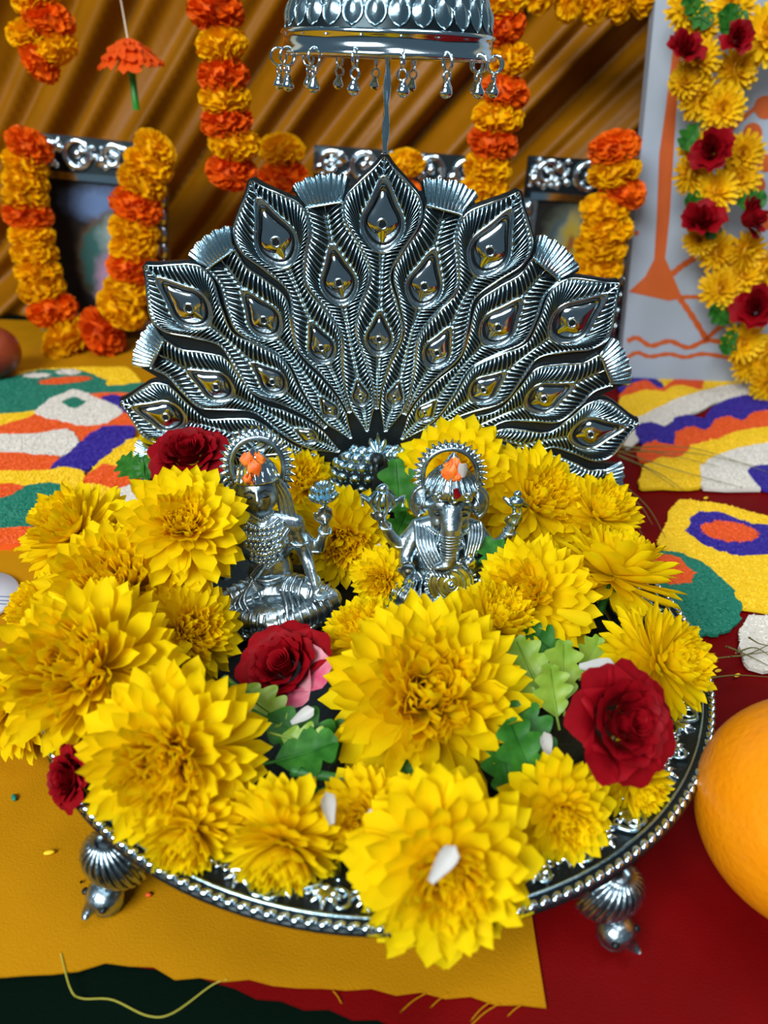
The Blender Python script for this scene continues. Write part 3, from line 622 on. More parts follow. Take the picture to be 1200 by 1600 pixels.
hand(m, (-2.46, -0.3, 3.2), (-0.1, -0.1, 1), (0, -1, 0)); hand(m, (2.42, -0.3, 3.1), (0.1, -0.1, 1), (0, -1, 0)); hand(m, (-1.45, -1.2, 1.4), (0, -0.2, 1), (0, -1, 0.1), 0.5); hand(m, (0.85, -1.35, 1.9), (-0.5, -0.5, 0.5), (0, -0.6, 1))
fuse(m.build('body', 'idol_silver', ele))
for s_ in (-1, 1):                                             # ears: curled fans
    n1, n2 = 12, 16; P = np.zeros((n1, n2, 3))
    for i in range(n1):
        for j in range(n2):
            u = i/(n1-1); a = -1.15+2.5*j/(n2-1)
            P[i, j] = (s_*(0.66+0.72*u*math.cos(a*0.8)), -0.42+0.28*u-0.28*math.sin(u*PI)*math.cos(a), 3.85+0.62*u*math.sin(a)+0.1)
    e = MB(); e.grid(P if s_ < 0 else P[:, ::-1]); Q = P.copy(); Q[:, :, 1] += 0.09; e.grid(Q[:, ::-1] if s_ < 0 else Q); e.tube(P[-1], 0.10, 7); e.tube(P[6], 0.05, 6); e.build('ear', 'idol_silver', ele)
    MB().tube(spline([(s_*0.33, -1.1, 3.15), (s_*0.48, -1.4, 2.85), (s_*0.5, -1.6, 2.8)], 8), np.linspace(0.12, 0.03, 8), 8).build('tusk', 'silver_bright', ele)
m = MB()
for k in range(9):
    z_ = 3.25-k*0.11; m.torus((0.0, -1.40-0.012*k, z_), 0.37-0.008*k, 0.03, 20, 5, rot=Euler((-0.12, 0, 0)))
m.build('trunk_rings', 'silver_worn', ele)
m = MB()
for s_ in (-1, 1):
    m.ell((s_*0.46, -1.03, 3.85), (0.15, 0.05, 0.07), 8, 6); m.tube([(s_*0.25, -1.12, 4.0), (s_*0.45, -1.1, 4.1), (s_*0.66, -0.95, 4.0)], 0.035, 5)
m.build('eyes', 'oxidised', ele)
m = MB(); m.lathe([(0.85, 4.42), (0.95, 4.5), (0.88, 4.6), (0.95, 4.7), (0.85, 4.85), (0.72, 5.08), (0.5, 5.3), (0.32, 5.4), (0.36, 5.5), (0.2, 5.75), (0.05, 5.95), (0.001, 5.97)], 28, M=T(0, -0.35, 0))
for k in range(22):
    a = 2*PI*k/22; m.tube([(0.95*math.cos(a), -0.35+0.95*math.sin(a), 4.7), (0.82*math.cos(a), -0.35+0.82*math.sin(a), 5.0), (0.5*math.cos(a), -0.35+0.5*math.sin(a), 5.33)], 0.055, 5)
m.build('crown', 'silver_worn', ele)
m = MB()
for x in (-0.5, 0, 0.5): m.torus((x, -1.22+0.25*abs(x), 4.55), 0.17, 0.05, 14, 6, rot=Euler((PI/2, 0, -x*0.5))); m.ell((x, -1.24+0.25*abs(x), 4.55), 0.08, 8, 6)
m.build('crown_roundels', 'silver_bright', ele)
halo(ele, (0, 0.35, 4.85), 1.0)
ele.scale = (1.06, 1.05, 1.06)
m = MB()
for k in range(6): m.tube(spline([(-1.2+k*0.11, -0.05-k*0.07, 3.1-k*0.02), (-1.15+k*0.13, -0.75-k*0.05, 2.6), (-0.85+k*0.13, -1.1-k*0.04, 2.0), (-0.45+k*0.12, -1.35, 1.5)], 12), 0.085, 6)
for k in range(5): m.tube(spline([(1.25-k*0.12, -0.05-k*0.08, 3.1), (1.2-k*0.12, -0.7-k*0.05, 2.7), (1.0-k*0.1, -1.0-k*0.05, 2.2)], 10), 0.085, 6)
for k in range(6): m.tube(spline([(-0.7-k*0.2, -0.9-k*0.02, 1.15-k*0.05), (-0.75-k*0.22, -1.5+k*0.05, 0.95-k*0.04), (-0.7-k*0.22, -1.95+k*0.1, 0.45)], 10), 0.08, 6)
m.build('garment_folds', 'idol_silver', ele)
md_ = MB(); med_c = (0.15, -1.42, 1.22)
for R_, r_ in ((0.80, 0.09), (0.52, 0.07), (0.27, 0.06)): md_.torus(med_c, R_, r_, 32, 7, rot=Euler((PI/2-0.35, 0, 0)))
md_.ell(med_c, (0.8, 0.04, 0.8), 24, 10, R=Euler((-0.35, 0, 0))); md_.ell((0.15, -1.58, 1.27), 0.13, 8, 6)
for k in range(30):
    a = 2*PI*k/30; p = Vector((0.94*math.cos(a), 0, 0.94*math.sin(a))); p.rotate(Euler((-0.35, 0, 0))); md_.ell(np.array(med_c)+np.array(p), 0.085, 7, 5)
md_.build('belly_medallion', 'silver_bright', ele)
nk = []
for R_, z_, y_, cnt in ((0.75, 2.75, -0.75, 20), (0.9, 2.35, -0.9, 24)):
    for k in range(cnt):
        a = PI+PI*(k+0.5)/cnt; nk.append((R_*math.cos(a), y_*0.55+R_*0.6*math.sin(a), z_+0.3*abs(math.cos(a))))
beads(ele, 'necklace', nk, 0.085)
for p, R_ in (((-2.32, -0.28, 2.98), 0.22), ((2.3, -0.28, 2.9), 0.22), ((-1.46, -0.95, 1.5), 0.27), ((-1.72, -0.15, 2.25), 0.3), ((1.72, -0.15, 2.25), 0.3)): MB().torus(p, R_, 0.055, 16, 6, rot=Euler((0.3, 0.1, 0))).build('bangle', 'silver_bright', ele)
m = MB(); c = (-2.45, -0.4, 4.05); m.ell(c, (0.48, 0.42, 0.42), 14, 10); m.ell((-2.45, -0.4, 4.52), (0.22, 0.2, 0.2), 10, 8)
for k in range(10):
    a = 2*PI*k/10; m.tube([(-2.45+0.3*math.cos(a), -0.4+0.3*math.sin(a), 3.7), (-2.45+0.56*math.cos(a), -0.4+0.5*math.sin(a), 4.05), (-2.45+0.25*math.cos(a), -0.4+0.25*math.sin(a), 4.42)], [0.05, 0.09, 0.05], 6)
for s_ in (-1, 1): m.tube([(-2.45+s_*0.4, -0.4, 4.0), (-2.45+s_*0.75, -0.42, 4.2), (-2.45+s_*0.72, -0.42, 3.85)], [0.12, 0.16, 0.05], 7)
m.tube([(-2.45, -0.4, 3.2), (-2.45, -0.4, 3.8)], 0.07, 6); m.build('held_mace', 'silver', ele)
m = MB(); m.tube([(2.42, -0.4, 3.1), (2.35, -0.4, 3.9)], 0.07, 6); m.tube(spline([(2.5, -0.4, 3.3), (2.62, -0.42, 3.7), (2.5, -0.42, 4.0)], 8), 0.06, 6)
m.ell((2.4, -0.4, 4.15), (0.3, 0.26, 0.24), 12, 8); m.ell((2.42, -0.4, 4.45), (0.16, 0.15, 0.15), 8, 6); m.tube([(2.2, -0.4, 4.1), (1.95, -0.42, 4.3), (1.9, -0.42, 4.35)], [0.13, 0.08, 0.02], 7); m.tube([(2.6, -0.4, 4.1), (2.82, -0.42, 4.0), (2.86, -0.42, 3.98)], [0.13, 0.08, 0.02], 7)
m.build('held_goad', 'silver', ele)
MB().ell((0.72, -1.55, 2.2), (0.28, 0.26, 0.28), 12, 8).tube([(0.72, -1.55, 2.4), (0.72, -1.55, 2.65)], [0.14, 0.01], 8).build('held_sweet', 'silver_bright', ele)
m = MB(); m.lathe([(0.001, -0.36), (2.2, -0.36), (2.3, -0.1), (2.5, 0), (2.6, 0.12), (2.4, 0.25), (2.45, 0.35), (0.001, 0.35)], 40, M=T(0, -0.6, 0) @ Sc(1, 0.72, 1))
for k in range(28):
    a = 2*PI*k/28; m.ell((2.5*math.cos(a), -0.6+1.8*math.sin(a), 0.16), (0.25, 0.16, 0.14), 8, 6, R=Euler((0, 0, a+PI/2)))
m.build('lotus_base', 'silver_worn', ele)
pleats(ele, [(-1.85, -0.9, 0.58), (-1.1, -1.5, 0.5), (-0.2, -1.62, 0.42)], 0.48, 0.32, 7); pleats(ele, [(1.85, -0.9, 0.58), (1.0, -1.5, 0.5), (0.3, -1.6, 0.42)], 0.48, 0.32, 7)
petal_bits(ele, [(-0.12, -0.98, 5.4, 0.6), (0.0, -0.85, 5.65, 0.5), (0.1, -1.0, 5.25, 0.35), (-0.2, -0.9, 5.62, 0.3)], 'orange flower petals stuck on the crown')
MB().tube([(0.05, -1.28, 4.95), (0.15, -1.33, 4.7), (0.08, -1.36, 4.62)], [0.09, 0.12, 0.05], 7).build('vermilion_mark', 'rose_red', ele)['label'] = 'red powder mark on the crown'
w_ = MB(); P = np.zeros((5, 5, 3))
for i in range(5):
    for j in range(5):
        u, v = i/4-0.5, j/4-0.5; P[i, j] = (0.28+u*0.34*(1-v*v), -1.0-0.08*math.cos(u*4), 5.55+v*0.5)
w_.grid(P); Q = P.copy(); Q[:, :, 1] += 0.04; w_.grid(Q[:, ::-1]); w_.build('pale_petal', 'white_petal', ele)

# ------------------------------------------------------------------ chrysanthemums
def petal_mesh(name, wd, cup, curl, notch=0.0, matn='yellow_petal', nu=8, nv=5, ruffle=0.0):
    P = np.zeros((nu, nv, 3))
    for i in range(nu):
        t = i/(nu-1); hw = wd*smooth_interp(np.array([t]), [0, 0.25, 0.5, 0.72, 0.88, 0.96, 1.0], [0.34, 0.62, 0.9, 1.0, 0.86, 0.62, 0.30])[0]
        for j in range(nv):
            v = j/(nv-1)*2-1
            P[i, j] = (t-notch*(abs(v) < 0.2)*(t > 0.95)-0.05*(t > 0.97)*abs(v), v*hw, cup*v*v*hw/wd*0.5*wd*2+curl*t**2.2-0.06*t+ruffle*math.sin(t*9+v*2))
    return MB().grid(P).mesh(name, matn)
PET = [petal_mesh('petal', 0.105, 0.5, 0.22), petal_mesh('petal', 0.12, 0.35, 0.12, 0.03), petal_mesh('petal', 0.10, 0.7, 0.32, ruffle=0.01), petal_mesh('petal', 0.11, 0.5, 0.04, ruffle=0.012)]
PETW = [petal_mesh('petal', 0.145, 0.3, 0.12), petal_mesh('petal', 0.155, 0.25, 0.03, 0.03), petal_mesh('petal', 0.13, 0.45, 0.2)]
def core_mesh(seed, n=70, spread=0.92):
    rd = random.Random(seed); m = MB(); base = np.array([[(t, v*0.075*math.sin(PI*min(t, 0.95))**0.6+0.0, 0.35*t*t+0.12*v*v) for v in (-1, 0, 1)] for t in np.linspace(0.0, 1, 5)])
    for k in range(n):
        q = (k+0.5)/n; el = PI/2-spread*math.sqrt(q)*1.1; az = k*2.39996; L = 0.40+0.18*q+rd.uniform(-0.03, 0.03)
        m.grid(base, M=Rz(az) @ T(0.02, 0, 0.10) @ Ry(-el) @ Rx(rd.uniform(-0.5, 0.5)) @ Sc(L, 1.0, L))
    return m.mesh('inner_florets', 'yellow_core')
CORE = [core_mesh(i) for i in range(3)]
cal = MB(); cal.lathe([(0.001, -0.34), (0.10, -0.33), (0.2, -0.26), (0.24, -0.12), (0.15, 0.0), (0.001, 0.02)], 14)
for k in range(14):
    a = 2*PI*k/14; cal.tube([(0.12*math.cos(a), 0.12*math.sin(a), -0.3), (0.26*math.cos(a), 0.26*math.sin(a), -0.16), (0.36*math.cos(a), 0.36*math.sin(a), -0.05)], [0.05, 0.06, 0.01], 5)
cal.tube([(0, 0, -0.3), (0.03, 0, -0.6)], 0.07, 7); CALX = cal.mesh('calyx', 'leaf')
STY = {'pompon': dict(el=[-40, -24, -9, 5, 19, 33, 46, 58, 69, 79], n=[20, 24, 26, 26, 25, 23, 20, 17, 14, 9], L=[0.9, 0.98, 1.0, 0.99, 0.96, 0.92, 0.87, 0.82, 0.78, 0.74], pool=PET, core=1.45),
       'open': dict(el=[-22, -8, 6, 20, 35, 50, 66], n=[16, 19, 20, 19, 17, 14, 11], L=[0.96, 1.0, 0.98, 0.91, 0.81, 0.71, 0.62], pool=PETW, core=1.15),
       'spray': dict(el=[-42, -27, -12, 3, 18, 33, 48, 63], n=[18, 22, 24, 24, 22, 20, 17, 13], L=[0.93, 1.0, 1.0, 0.97, 0.91, 0.84, 0.77, 0.70], pool=PET+PETW[:1], core=1.3)}
def chrys(px, py, rpx, z, nrm, style, label, group='yellow chrysanthemums on the tray', seed=None):
    c = at(px, py, z); R = rpx*depth(c)/FPX*1.08
    rd = random.Random(px*7+py); root = thing('chrysanthemum', label, 'flower', c, group=group)
    root.rotation_euler = align(nrm, rd.uniform(0, 6)).to_euler()
    st = STY[style]
    for e, n, L, row in zip(st['el'], st['n'], st['L'], range(9)):
        for k in range(n):
            az = 2*PI*(k+0.5*(row % 2)+rd.uniform(-0.22, 0.22))/n; el = math.radians(e+rd.uniform(-5, 5)); l = R*L*rd.uniform(0.9, 1.06)
            M = Rz(az) @ T(0, 0, (0.02*row)*R*S) @ Ry(-el) @ T(0.05*R*S, 0, 0) @ Rx(rd.uniform(-0.3, 0.3)) @ Sc(l, l*rd.uniform(0.9, 1.15), l*rd.uniform(0.8, 1.2))
            link('petal', rd.choice(st['pool']), root, mtx=M)
    stuff(link('inner_florets', rd.choice(CORE), root, mtx=Sc(R*st['core'], R*st['core'], R*st['core'])))
    link('calyx', CALX, root, mtx=Sc(R*0.9, R*0.9, R*0.9))
    return root
V_ = (0, -0.72, 0.69)                                         # towards the viewer
for a in [
 (665, 1092, 145, 4.6, (0.02, -0.62, 0.78), 'pompon', 'largest yellow chrysanthemum, in the middle of the tray before the elephant-headed figurine'),
 (690, 1345, 138, 4.4, (0.05, -0.95, 0.55), 'open', 'yellow chrysanthemum overhanging the front edge, with a white petal on it'),
 (150, 1050, 132, 5.0, (-0.15, -0.66, 0.75), 'pompon', 'big yellow chrysanthemum at the left, above the one over the left bird foot'),
 (272, 1178, 132, 4.7, (-0.02, -0.8, 0.6), 'spray', 'big yellow chrysanthemum at the front left, directly above the left bird foot'),
 (288, 828, 94, 7.4, (0.15, -0.6, 0.75), 'open', 'yellow chrysanthemum directly below the upper left rose'),
 (128, 842, 86, 4.0, (-0.35, -0.4, 0.8), 'spray', 'yellow chrysanthemum left of the one below the upper rose, against the rangoli'),
 (190, 935, 112, 5.0, (0.0, -0.55, 0.8), 'pompon', 'yellow chrysanthemum in the middle of the left cluster, partly covered from below'),
 (288, 990, 84, 4.6, (0.55, -0.55, 0.6), 'spray', 'yellow chrysanthemum beside the knee of the seated goddess'),
 (78, 962, 66, 3.6, (-0.5, -0.4, 0.75), 'spray', 'yellow chrysanthemum by the left picture edge near the patterned white disc'),
 (28, 1095, 84, 2.3, (-0.55, -0.55, 0.6), 'spray', 'lowest yellow chrysanthemum at the left picture edge, above the orange cloth'),
 (300, 1285, 82, 3.9, (0.0, -0.95, 0.1), 'spray', 'drooping yellow chrysanthemum on the rim just right of the left bird foot'),
 (445, 1306, 92, 3.9, (0.0, -1, -0.05), 'spray', 'side-turned yellow chrysanthemum at the front rim below the green leaves'),
 (575, 1278, 78, 3.7, (-0.1, -0.75, 0.6), 'spray', 'half hidden yellow chrysanthemum between the largest one and the front one'),
 (575, 1003, 66, 4.4, (-0.3, -0.3, 0.9), 'pompon', 'small yellow chrysanthemum peeking over the upper left of the largest one'),
 (765, 985, 72, 4.5, (0.3, -0.25, 0.9), 'pompon', 'small yellow chrysanthemum peeking over the upper right of the largest one'),
 (832, 935, 92, 4.8, (-0.5, -0.55, 0.6), 'spray', 'yellow chrysanthemum turned leftwards beside the elephant-headed figurine'),
 (868, 1268, 86, 4.0, (0.2, -0.9, 0.5), 'open', 'yellow chrysanthemum on the front rim above the right bird foot'),
 (978, 1222, 66, 3.5, (0.45, -0.85, 0.2), 'spray', 'yellow chrysanthemum tucked under the right rose'),
 (1022, 1038, 88, 4.5, (0.6, -0.45, 0.6), 'spray', 'yellow chrysanthemum behind the right rose at the right of the tray'),
 (955, 905, 98, 4.8, (0.25, 0.35, 0.85), 'open', 'yellow chrysanthemum turned away, showing its green calyx, at the right'),
 (925, 812, 72, 4.8, (0.35, -0.35, 0.85), 'spray', 'yellow chrysanthemum at the right end of the back row before the feathers'),
 (828, 790, 88, 4.9, (0.25, -0.6, 0.75), 'spray', 'yellow chrysanthemum behind the raised right hand of the elephant-headed figurine'),
 (712, 742, 86, 6.0, (0.0, -0.75, 0.65), 'open', 'yellow chrysanthemum behind the halo of the elephant-headed figurine'),
 (600, 905, 50, 3.9, (-0.2, -0.85, 0.4), 'spray', 'small yellow chrysanthemum beside the folded leg of the elephant-headed figurine'),
 (535, 838, 78, 4.2, (0.1, -0.85, 0.25), 'spray', 'drooping yellow chrysanthemum between the two figurines'),
 (468, 760, 60, 4.6, (0.3, -0.5, 0.75), 'spray', 'yellow chrysanthemum behind the right side of the goddess halo'),
 (288, 692, 68, 5.8, (0.0, -0.4, 0.85), 'open', 'yellow chrysanthemum behind the upper left rose'),
]: chrys(*a)

# ------------------------------------------------------------------ roses
def rose_petal(wd, h, curl, roll, matn='rose_red'):
    nu, nv = 7, 9; P = np.zeros((nu, nv, 3))
    for i in range(nu):
        t = i/(nu-1)
        for j in range(nv):
            v = j/(nv-1)*2-1; hw = wd*(0.35+0.65*math.sin(min(1, t*1.15)*PI/2))*(1-0.25*max(0, t-0.75)*4*v*v)
            ang = v*hw; rad = 1.0
            P[i, j] = (math.sin(ang)*rad, -math.cos(ang)*rad*(1+curl*t*t)+1-roll*max(0, t-0.7)**2*6+0.07*t*t*math.sin(v*7+wd*30), h*t*(1-0.10*v*v)-roll*0.5*max(0, t-0.8)+0.05*t*math.sin(v*9+wd*50))
    return MB().grid(P).mesh('petal', matn)
RP = [rose_petal(1.05, 1.0, 0.15, 0.0), rose_petal(1.1, 1.0, 0.35, 0.25), rose_petal(1.15, 0.95, 0.55, 0.5)]
RPK = [rose_petal(1.1, 0.95, 0.55, 0.4, 'rose_pink')]
rc = MB()
for q in range(4):
    t = np.linspace(0, 1, 26); a = q*1.6+t*5.2; r = 0.06+0.20*t
    P = np.stack([np.stack([r*np.cos(a), r*np.sin(a), 0*t], 1), np.stack([r*1.05*np.cos(a), r*1.05*np.sin(a), 0.55+0*t], 1), np.stack([r*1.2*np.cos(a), r*1.2*np.sin(a), 0.85+0.05*np.sin(a*3)], 1), np.stack([r*1.4*np.cos(a), r*1.4*np.sin(a), 0.88+0.04*np.sin(a*3)], 1)], 1)
    rc.grid(P)
ROSEC = rc.mesh('heart', 'rose_red')
def rose(c, R, nrm, label, spin=0, squash=1.0, pink=(), rows=((5, 0.28, 0), (6, 0.42, 1), (7, 0.60, 1), (7, 0.78, 2)), name='rose', parent=None, group='roses among the chrysanthemums'):
    rd = random.Random(label or str(c))
    if parent is None: root = thing(name, label, 'flower', c, group=group)
    else: root = link(name, None, parent, c)
    root.rotation_euler = (align(nrm, spin)).to_euler()
    link('heart', ROSEC, root, mtx=Sc(R, R*squash, R*0.85))
    i = 0
    for n, rr, kind in rows:
        for k in range(n):
            a = 2*PI*(k+0.5*kind+rd.uniform(-.15, .15))/n+rr*3; s_ = rr*R*1.12
            me = RPK[0] if i in pink else RP[kind]
            M = Sc(1, squash, 1) @ Rz(a) @ T(0, -rr*R*0.30*S, 0) @ Rx(-0.10+rr*0.75+rd.uniform(-.1, .1)) @ T(0, -s_*0.35*S, 0) @ Sc(s_, s_, R*(0.88-rr*0.12))
            link('petal', me, root, mtx=M); i += 1
    return root
rose(at(297, 716, 6.1), 1.38, (0.0, -0.42, 0.9), 'dark red rose lying in the upper left above the goddess figurine', 0.4, 0.85)
rose(at(448, 1045, 4.4), 1.18, (-0.25, -0.45, 0.85), 'bright red rose with a torn pink petal below the goddess figurine', 1.1, 0.95, pink=(21, 22))
rose(at(965, 1130, 6.0), 1.28, (0.35, -0.62, 0.7), 'dark red rose on the right of the tray near the orange', 0.2, 0.9)
rose(at(116, 1214, 3.7), 0.74, (-0.6, -0.6, 0.5), 'dark red rose squeezed against the left rim of the tray', 0.9, 0.9)

# ------------------------------------------------------------------ leaves and loose petals
def leaf_mesh(Ln, wd, lobes, bend, matn, fold=0.25):
    nu, nv = 34, 9; P = np.zeros((nu, nv, 3))
    for i in range(nu):
        t = i/(nu-1); env = math.sin(PI*min(1, t*0.94+0.03))**0.75
        hw = wd*env*(0.55+0.45*abs(math.sin(lobes*PI*t)))+0.02
        for j in range(nv):
            v = j/(nv-1)*2-1
            P[i, j] = (v*hw, t*Ln+0.22*abs(v)*hw, bend*t*t*Ln+fold*abs(v)*hw+0.05*math.sin(t*22)*abs(v))
    m = MB(); m.grid(P[:, ::-1]); m.tube([(0, -0.5, -0.02), (0, 0, 0), (0, Ln*0.5, bend*0.25*Ln+0.02), (0, Ln*0.95, bend*0.9*Ln+0.02)], [0.06, 0.06, 0.04, 0.015], 5)
    return m.mesh('leaf', matn)
LM = {'a': leaf_mesh(2.6, 1.0, 3.5, -0.15, 'leaf'), 'b': leaf_mesh(2.2, 0.9, 3.0, 0.2, 'leaf'), 'p': leaf_mesh(1.9, 0.8, 3.5, 0.25, 'leaf_pale'), 'c': leaf_mesh(1.6, 0.75, 2.5, 0.1, 'leaf')}
def leaf(px, py, z, kind, nrm, spin, s_, label):
    o = link('leaf', LM[kind], None, at(px, py, z)); o.rotation_euler = align(nrm, spin).to_euler(); o.scale = (s_,)*3
    return tag(o, label, 'leaf', 'green leaves among the flowers')
leaf(372, 1075, 4.7, 'p', (0.1, -0.6, 0.8), -2.3, 0.95, 'bright green lobed leaf under the rose below the goddess figurine')
leaf(415, 1120, 4.4, 'a', (0, -0.5, 0.85), -2.0, 0.95, 'long green leaf pointing towards the front between left and middle flowers')
leaf(430, 1190, 4.1, 'b', (0, -0.3, 0.95), -1.3, 0.85, 'dark green leaf above the side-turned front flower')
leaf(500, 1235, 3.9, 'c', (0.1, -0.7, 0.7), 1.9, 0.9, 'dark green leaf at the calyx of the side-turned front flower')
leaf(470, 1275, 3.8, 'c', (0, -0.9, 0.4), 2.6, 0.8, 'lowest dark green leaf hanging over the front flower row')
leaf(850, 1085, 4.6, 'p', (0, -0.5, 0.85), 0.5, 1.0, 'pale green lobed leaf standing left of the right rose')
leaf(880, 1095, 4.7, 'p', (0.2, -0.55, 0.8), -0.25, 0.95, 'pale green leaf nearest the right rose')
leaf(840, 1100, 4.5, 'p', (0, -0.7, 0.7), 1.1, 0.75, 'pale green leaf beside the largest chrysanthemum')
leaf(790, 905, 4.9, 'a', (0.1, -0.6, 0.75), 0.3, 0.72, 'dark green leaf at the elbow of the elephant-headed figurine')
leaf(770, 895, 5.0, 'b', (0.2, -0.5, 0.8), -1.0, 0.6, 'dark green leaf under the goad of the elephant-headed figurine')
leaf(625, 805, 4.6, 'a', (-0.1, -0.95, 0.2), 0.15, 0.95, 'upright green leaf before the peacock breast')
leaf(612, 850, 4.2, 'b', (0.1, -0.9, 0.35), -0.4, 0.7, 'green leaf behind the mace of the elephant-headed figurine')
leaf(225, 745, 5.4, 'a', (-0.2, -0.6, 0.75), 1.2, 0.72, 'green leaf pointing left beside the upper left rose')
leaf(232, 750, 5.3, 'c', (-0.2, -0.6, 0.75), 0.6, 0.75, 'small green leaf under the upper left rose')
leaf(800, 1250, 3.7, 'b', (0, -0.6, 0.8), 0.2, 0.8, 'green leaf in the gap right of the front chrysanthemum')
leaf(815, 1180, 3.8, 'a', (0.1, -0.6, 0.8), 0.1, 0.7, 'dark green leaf under the right rose')
leaf(650, 1240, 3.8, 'c', (0, -0.5, 0.8), 0.5, 0.6, 'small green leaf tip under the largest chrysanthemum')
leaf(835, 1150, 4.1, 'a', (0.1, -0.6, 0.8), 0.9, 0.75, 'dark green leaf between the largest chrysanthemum and the right rose')
leaf(880, 1030, 4.3, 'b', (0.0, -0.5, 0.85), 0.9, 0.75, 'dark green leaf behind the pale leaves at the right')
leaf(815, 1060, 4.0, 'a', (0.2, -0.4, 0.9), -0.6, 0.7, 'dark green leaf right of the largest chrysanthemum near its upper edge')
leaf(910, 1050, 4.5, 'p', (0.3, -0.5, 0.8), -0.9, 0.7, 'pale green leaf beneath the long white petal')
leaf(870, 1120, 4.7, 'p', (0.1, -0.7, 0.7), 0.1, 0.8, 'frontmost pale green leaf left of the right rose')
leaf(862, 1195, 4.5, 'a', (0.0, -0.6, 0.8), 0.6, 0.8, 'dark green leaf emerging below the right rose towards the front')
leaf(835, 1225, 4.4, 'b', (0.1, -0.6, 0.8), 0.3, 0.85, 'green leaf at the upper edge of the chrysanthemum over the right bird foot')
leaf(440, 1150, 4.4, 'p', (0.1, -0.6, 0.8), -1.9, 0.75, 'pale green leaf lying across the long dark leaf')
leaf(395, 1095, 4.3, 'c', (-0.1, -0.5, 0.85), -2.9, 0.8, 'small green leaf beside the big front left chrysanthemum')
leaf(505, 1150, 3.8, 'b', (0.1, -0.5, 0.85), -1.7, 0.8, 'shaded green leaf left of the largest chrysanthemum')
def stemlet(pix, z, r, label):
    p = spline([at(x, y, z) for x, y in pix], 16)
    tag(MB().tube(p, r, 7).build('flower_stem', 'stem'), label, 'stem', 'cut stems in the tray')
stemlet([(350, 1060), (372, 1078), (395, 1092)], 4.7, 0.14, 'thick green stem left of the rose below the goddess figurine')
stemlet([(455, 1205), (500, 1212), (560, 1222)], 4.0, 0.16, 'green stem running under the largest chrysanthemum')
stemlet([(790, 1080), (812, 1150), (815, 1210)], 3.6, 0.25, 'green stem between the largest chrysanthemum and the right rose')
stemlet([(470, 1255), (475, 1225), (495, 1212)], 4.0, 0.16, 'short curved stem of the side-turned front flower')
wpm = petal_mesh('loose_petal', 0.19, 0.5, 0.12, matn='white_petal'); wpy = petal_mesh('loose_petal', 0.17, 0.5, 0.15, matn='yellow_petal')
for px, py, z, L, nrm, spin, lab, me in [
 (672, 1378, 6.0, 0.95, (0.1, -0.7, 0.7), 0.85, 'white petal lying on the front chrysanthemum', wpm),
 (575, 1268, 5.2, 1.15, (-0.1, -0.6, 0.75), -0.55, 'white petal left of the front chrysanthemum', wpm),
 (518, 1288, 5.3, 0.85, (0.5, -0.7, 0.5), 1.5, 'white petal standing by the side-turned front flower', wpm),
 (905, 1042, 5.6, 1.15, (0, -0.4, 0.85), 0.02, 'white petal above the right rose', wpm),
 (800, 1208, 4.4, 0.9, (0, -0.6, 0.75), 0.0, 'white petal under the right rose beside the stem', wpm),
 (812, 1122, 4.8, 0.95, (0.1, -0.7, 0.7), -0.9, 'white petal right of the largest chrysanthemum', wpm),
 (858, 1185, 4.8, 0.8, (0.2, -0.8, 0.5), 1.7, 'white petal touching the left of the right rose', wpm),
 (805, 1085, 5.2, 0.95, (0.1, -0.6, 0.7), -0.4, 'fallen yellow petal right of the largest chrysanthemum', wpy),
 (870, 955, 5.6, 1.25, (0, -0.6, 0.75), -0.3, 'fallen yellow petal below the turned away chrysanthemum', wpy),
 (455, 1130, 4.6, 0.8, (0, -0.6, 0.75), 0.6, 'white petal under the torn rose', wpm),
 (590, 850, 4.8, 1.0, (0.2, -0.8, 0.5), -1.3, 'white petal under the mace of the elephant-headed figurine', wpm),
 (880, 738, 5.6, 0.9, (0.2, -0.8, 0.5), 0.9, 'white petal on the back row of flowers before the lower right feather', wpm),
 (85, 905, 5.8, 0.7, (0, -0.7, 0.7), -0.2, 'white petal in the left cluster of flowers', wpm)]:
    o = link('loose_petal', me, None, at(px, py, z)); o.rotation_euler = align(nrm, 0).to_euler()
    o.rotation_euler = (align(nrm, 0) @ Rz(spin)).to_euler(); o.scale = (L, L*1.25, L); tag(o, lab, 'petal', 'loose petals')

# ------------------------------------------------------------------ fruit
oc = at(1280, 1270, 3.3)
orr = thing('orange_fruit', 'large ripe orange on the red cloth at the right', 'orange', (oc[0], oc[1], 3.3))
m = MB(); m.ell((0, 0, 0), (3.42, 3.42, 3.3), 64, 48); m.build('peel', 'orange_skin', orr)
MB().lathe([(0.001, 3.38), (0.15, 3.36), (0.22, 3.30), (0.12, 3.24)], 12).tube([(0, 0, 3.3), (0.02, 0, 3.48)], 0.06, 6).build('stem_button', 'stem', orr)
rf = atY(-12, 560, 33)
rd_ = thing('red_fruit', 'dark red round fruit at the far left edge', 'fruit', (rf[0], 33, 2.0))
MB().ell((0, 0, 0), (2.15, 2.15, 2.0), 28, 20).build('skin', 'red_fruit', rd_); MB().lathe([(0.25, 1.9), (0.35, 2.2), (0.45, 2.35), (0.3, 2.1), (0.001, 1.9)], 10).build('crown', 'red_fruit', rd_)

# ------------------------------------------------------------------ patterned disc at the left edge
dc = at(-46, 930, 0.3); dsk = thing('patterned_disc', 'white round disc with blue lines cut by the left edge', 'coaster', (dc[0], dc[1], 0.0))
MB().lathe([(0.001, 0), (2.0, 0), (2.05, 0.1), (2.0, 0.25), (0.001, 0.25)], 40).build('plate', 'paper_white', dsk)
m = MB()
for yy in (-0.5, -0.25, 0.05): m.box((0, yy, 0.255), (3.7, 0.05, 0.012))
m.build('printed_lines', 'paper_line', dsk)

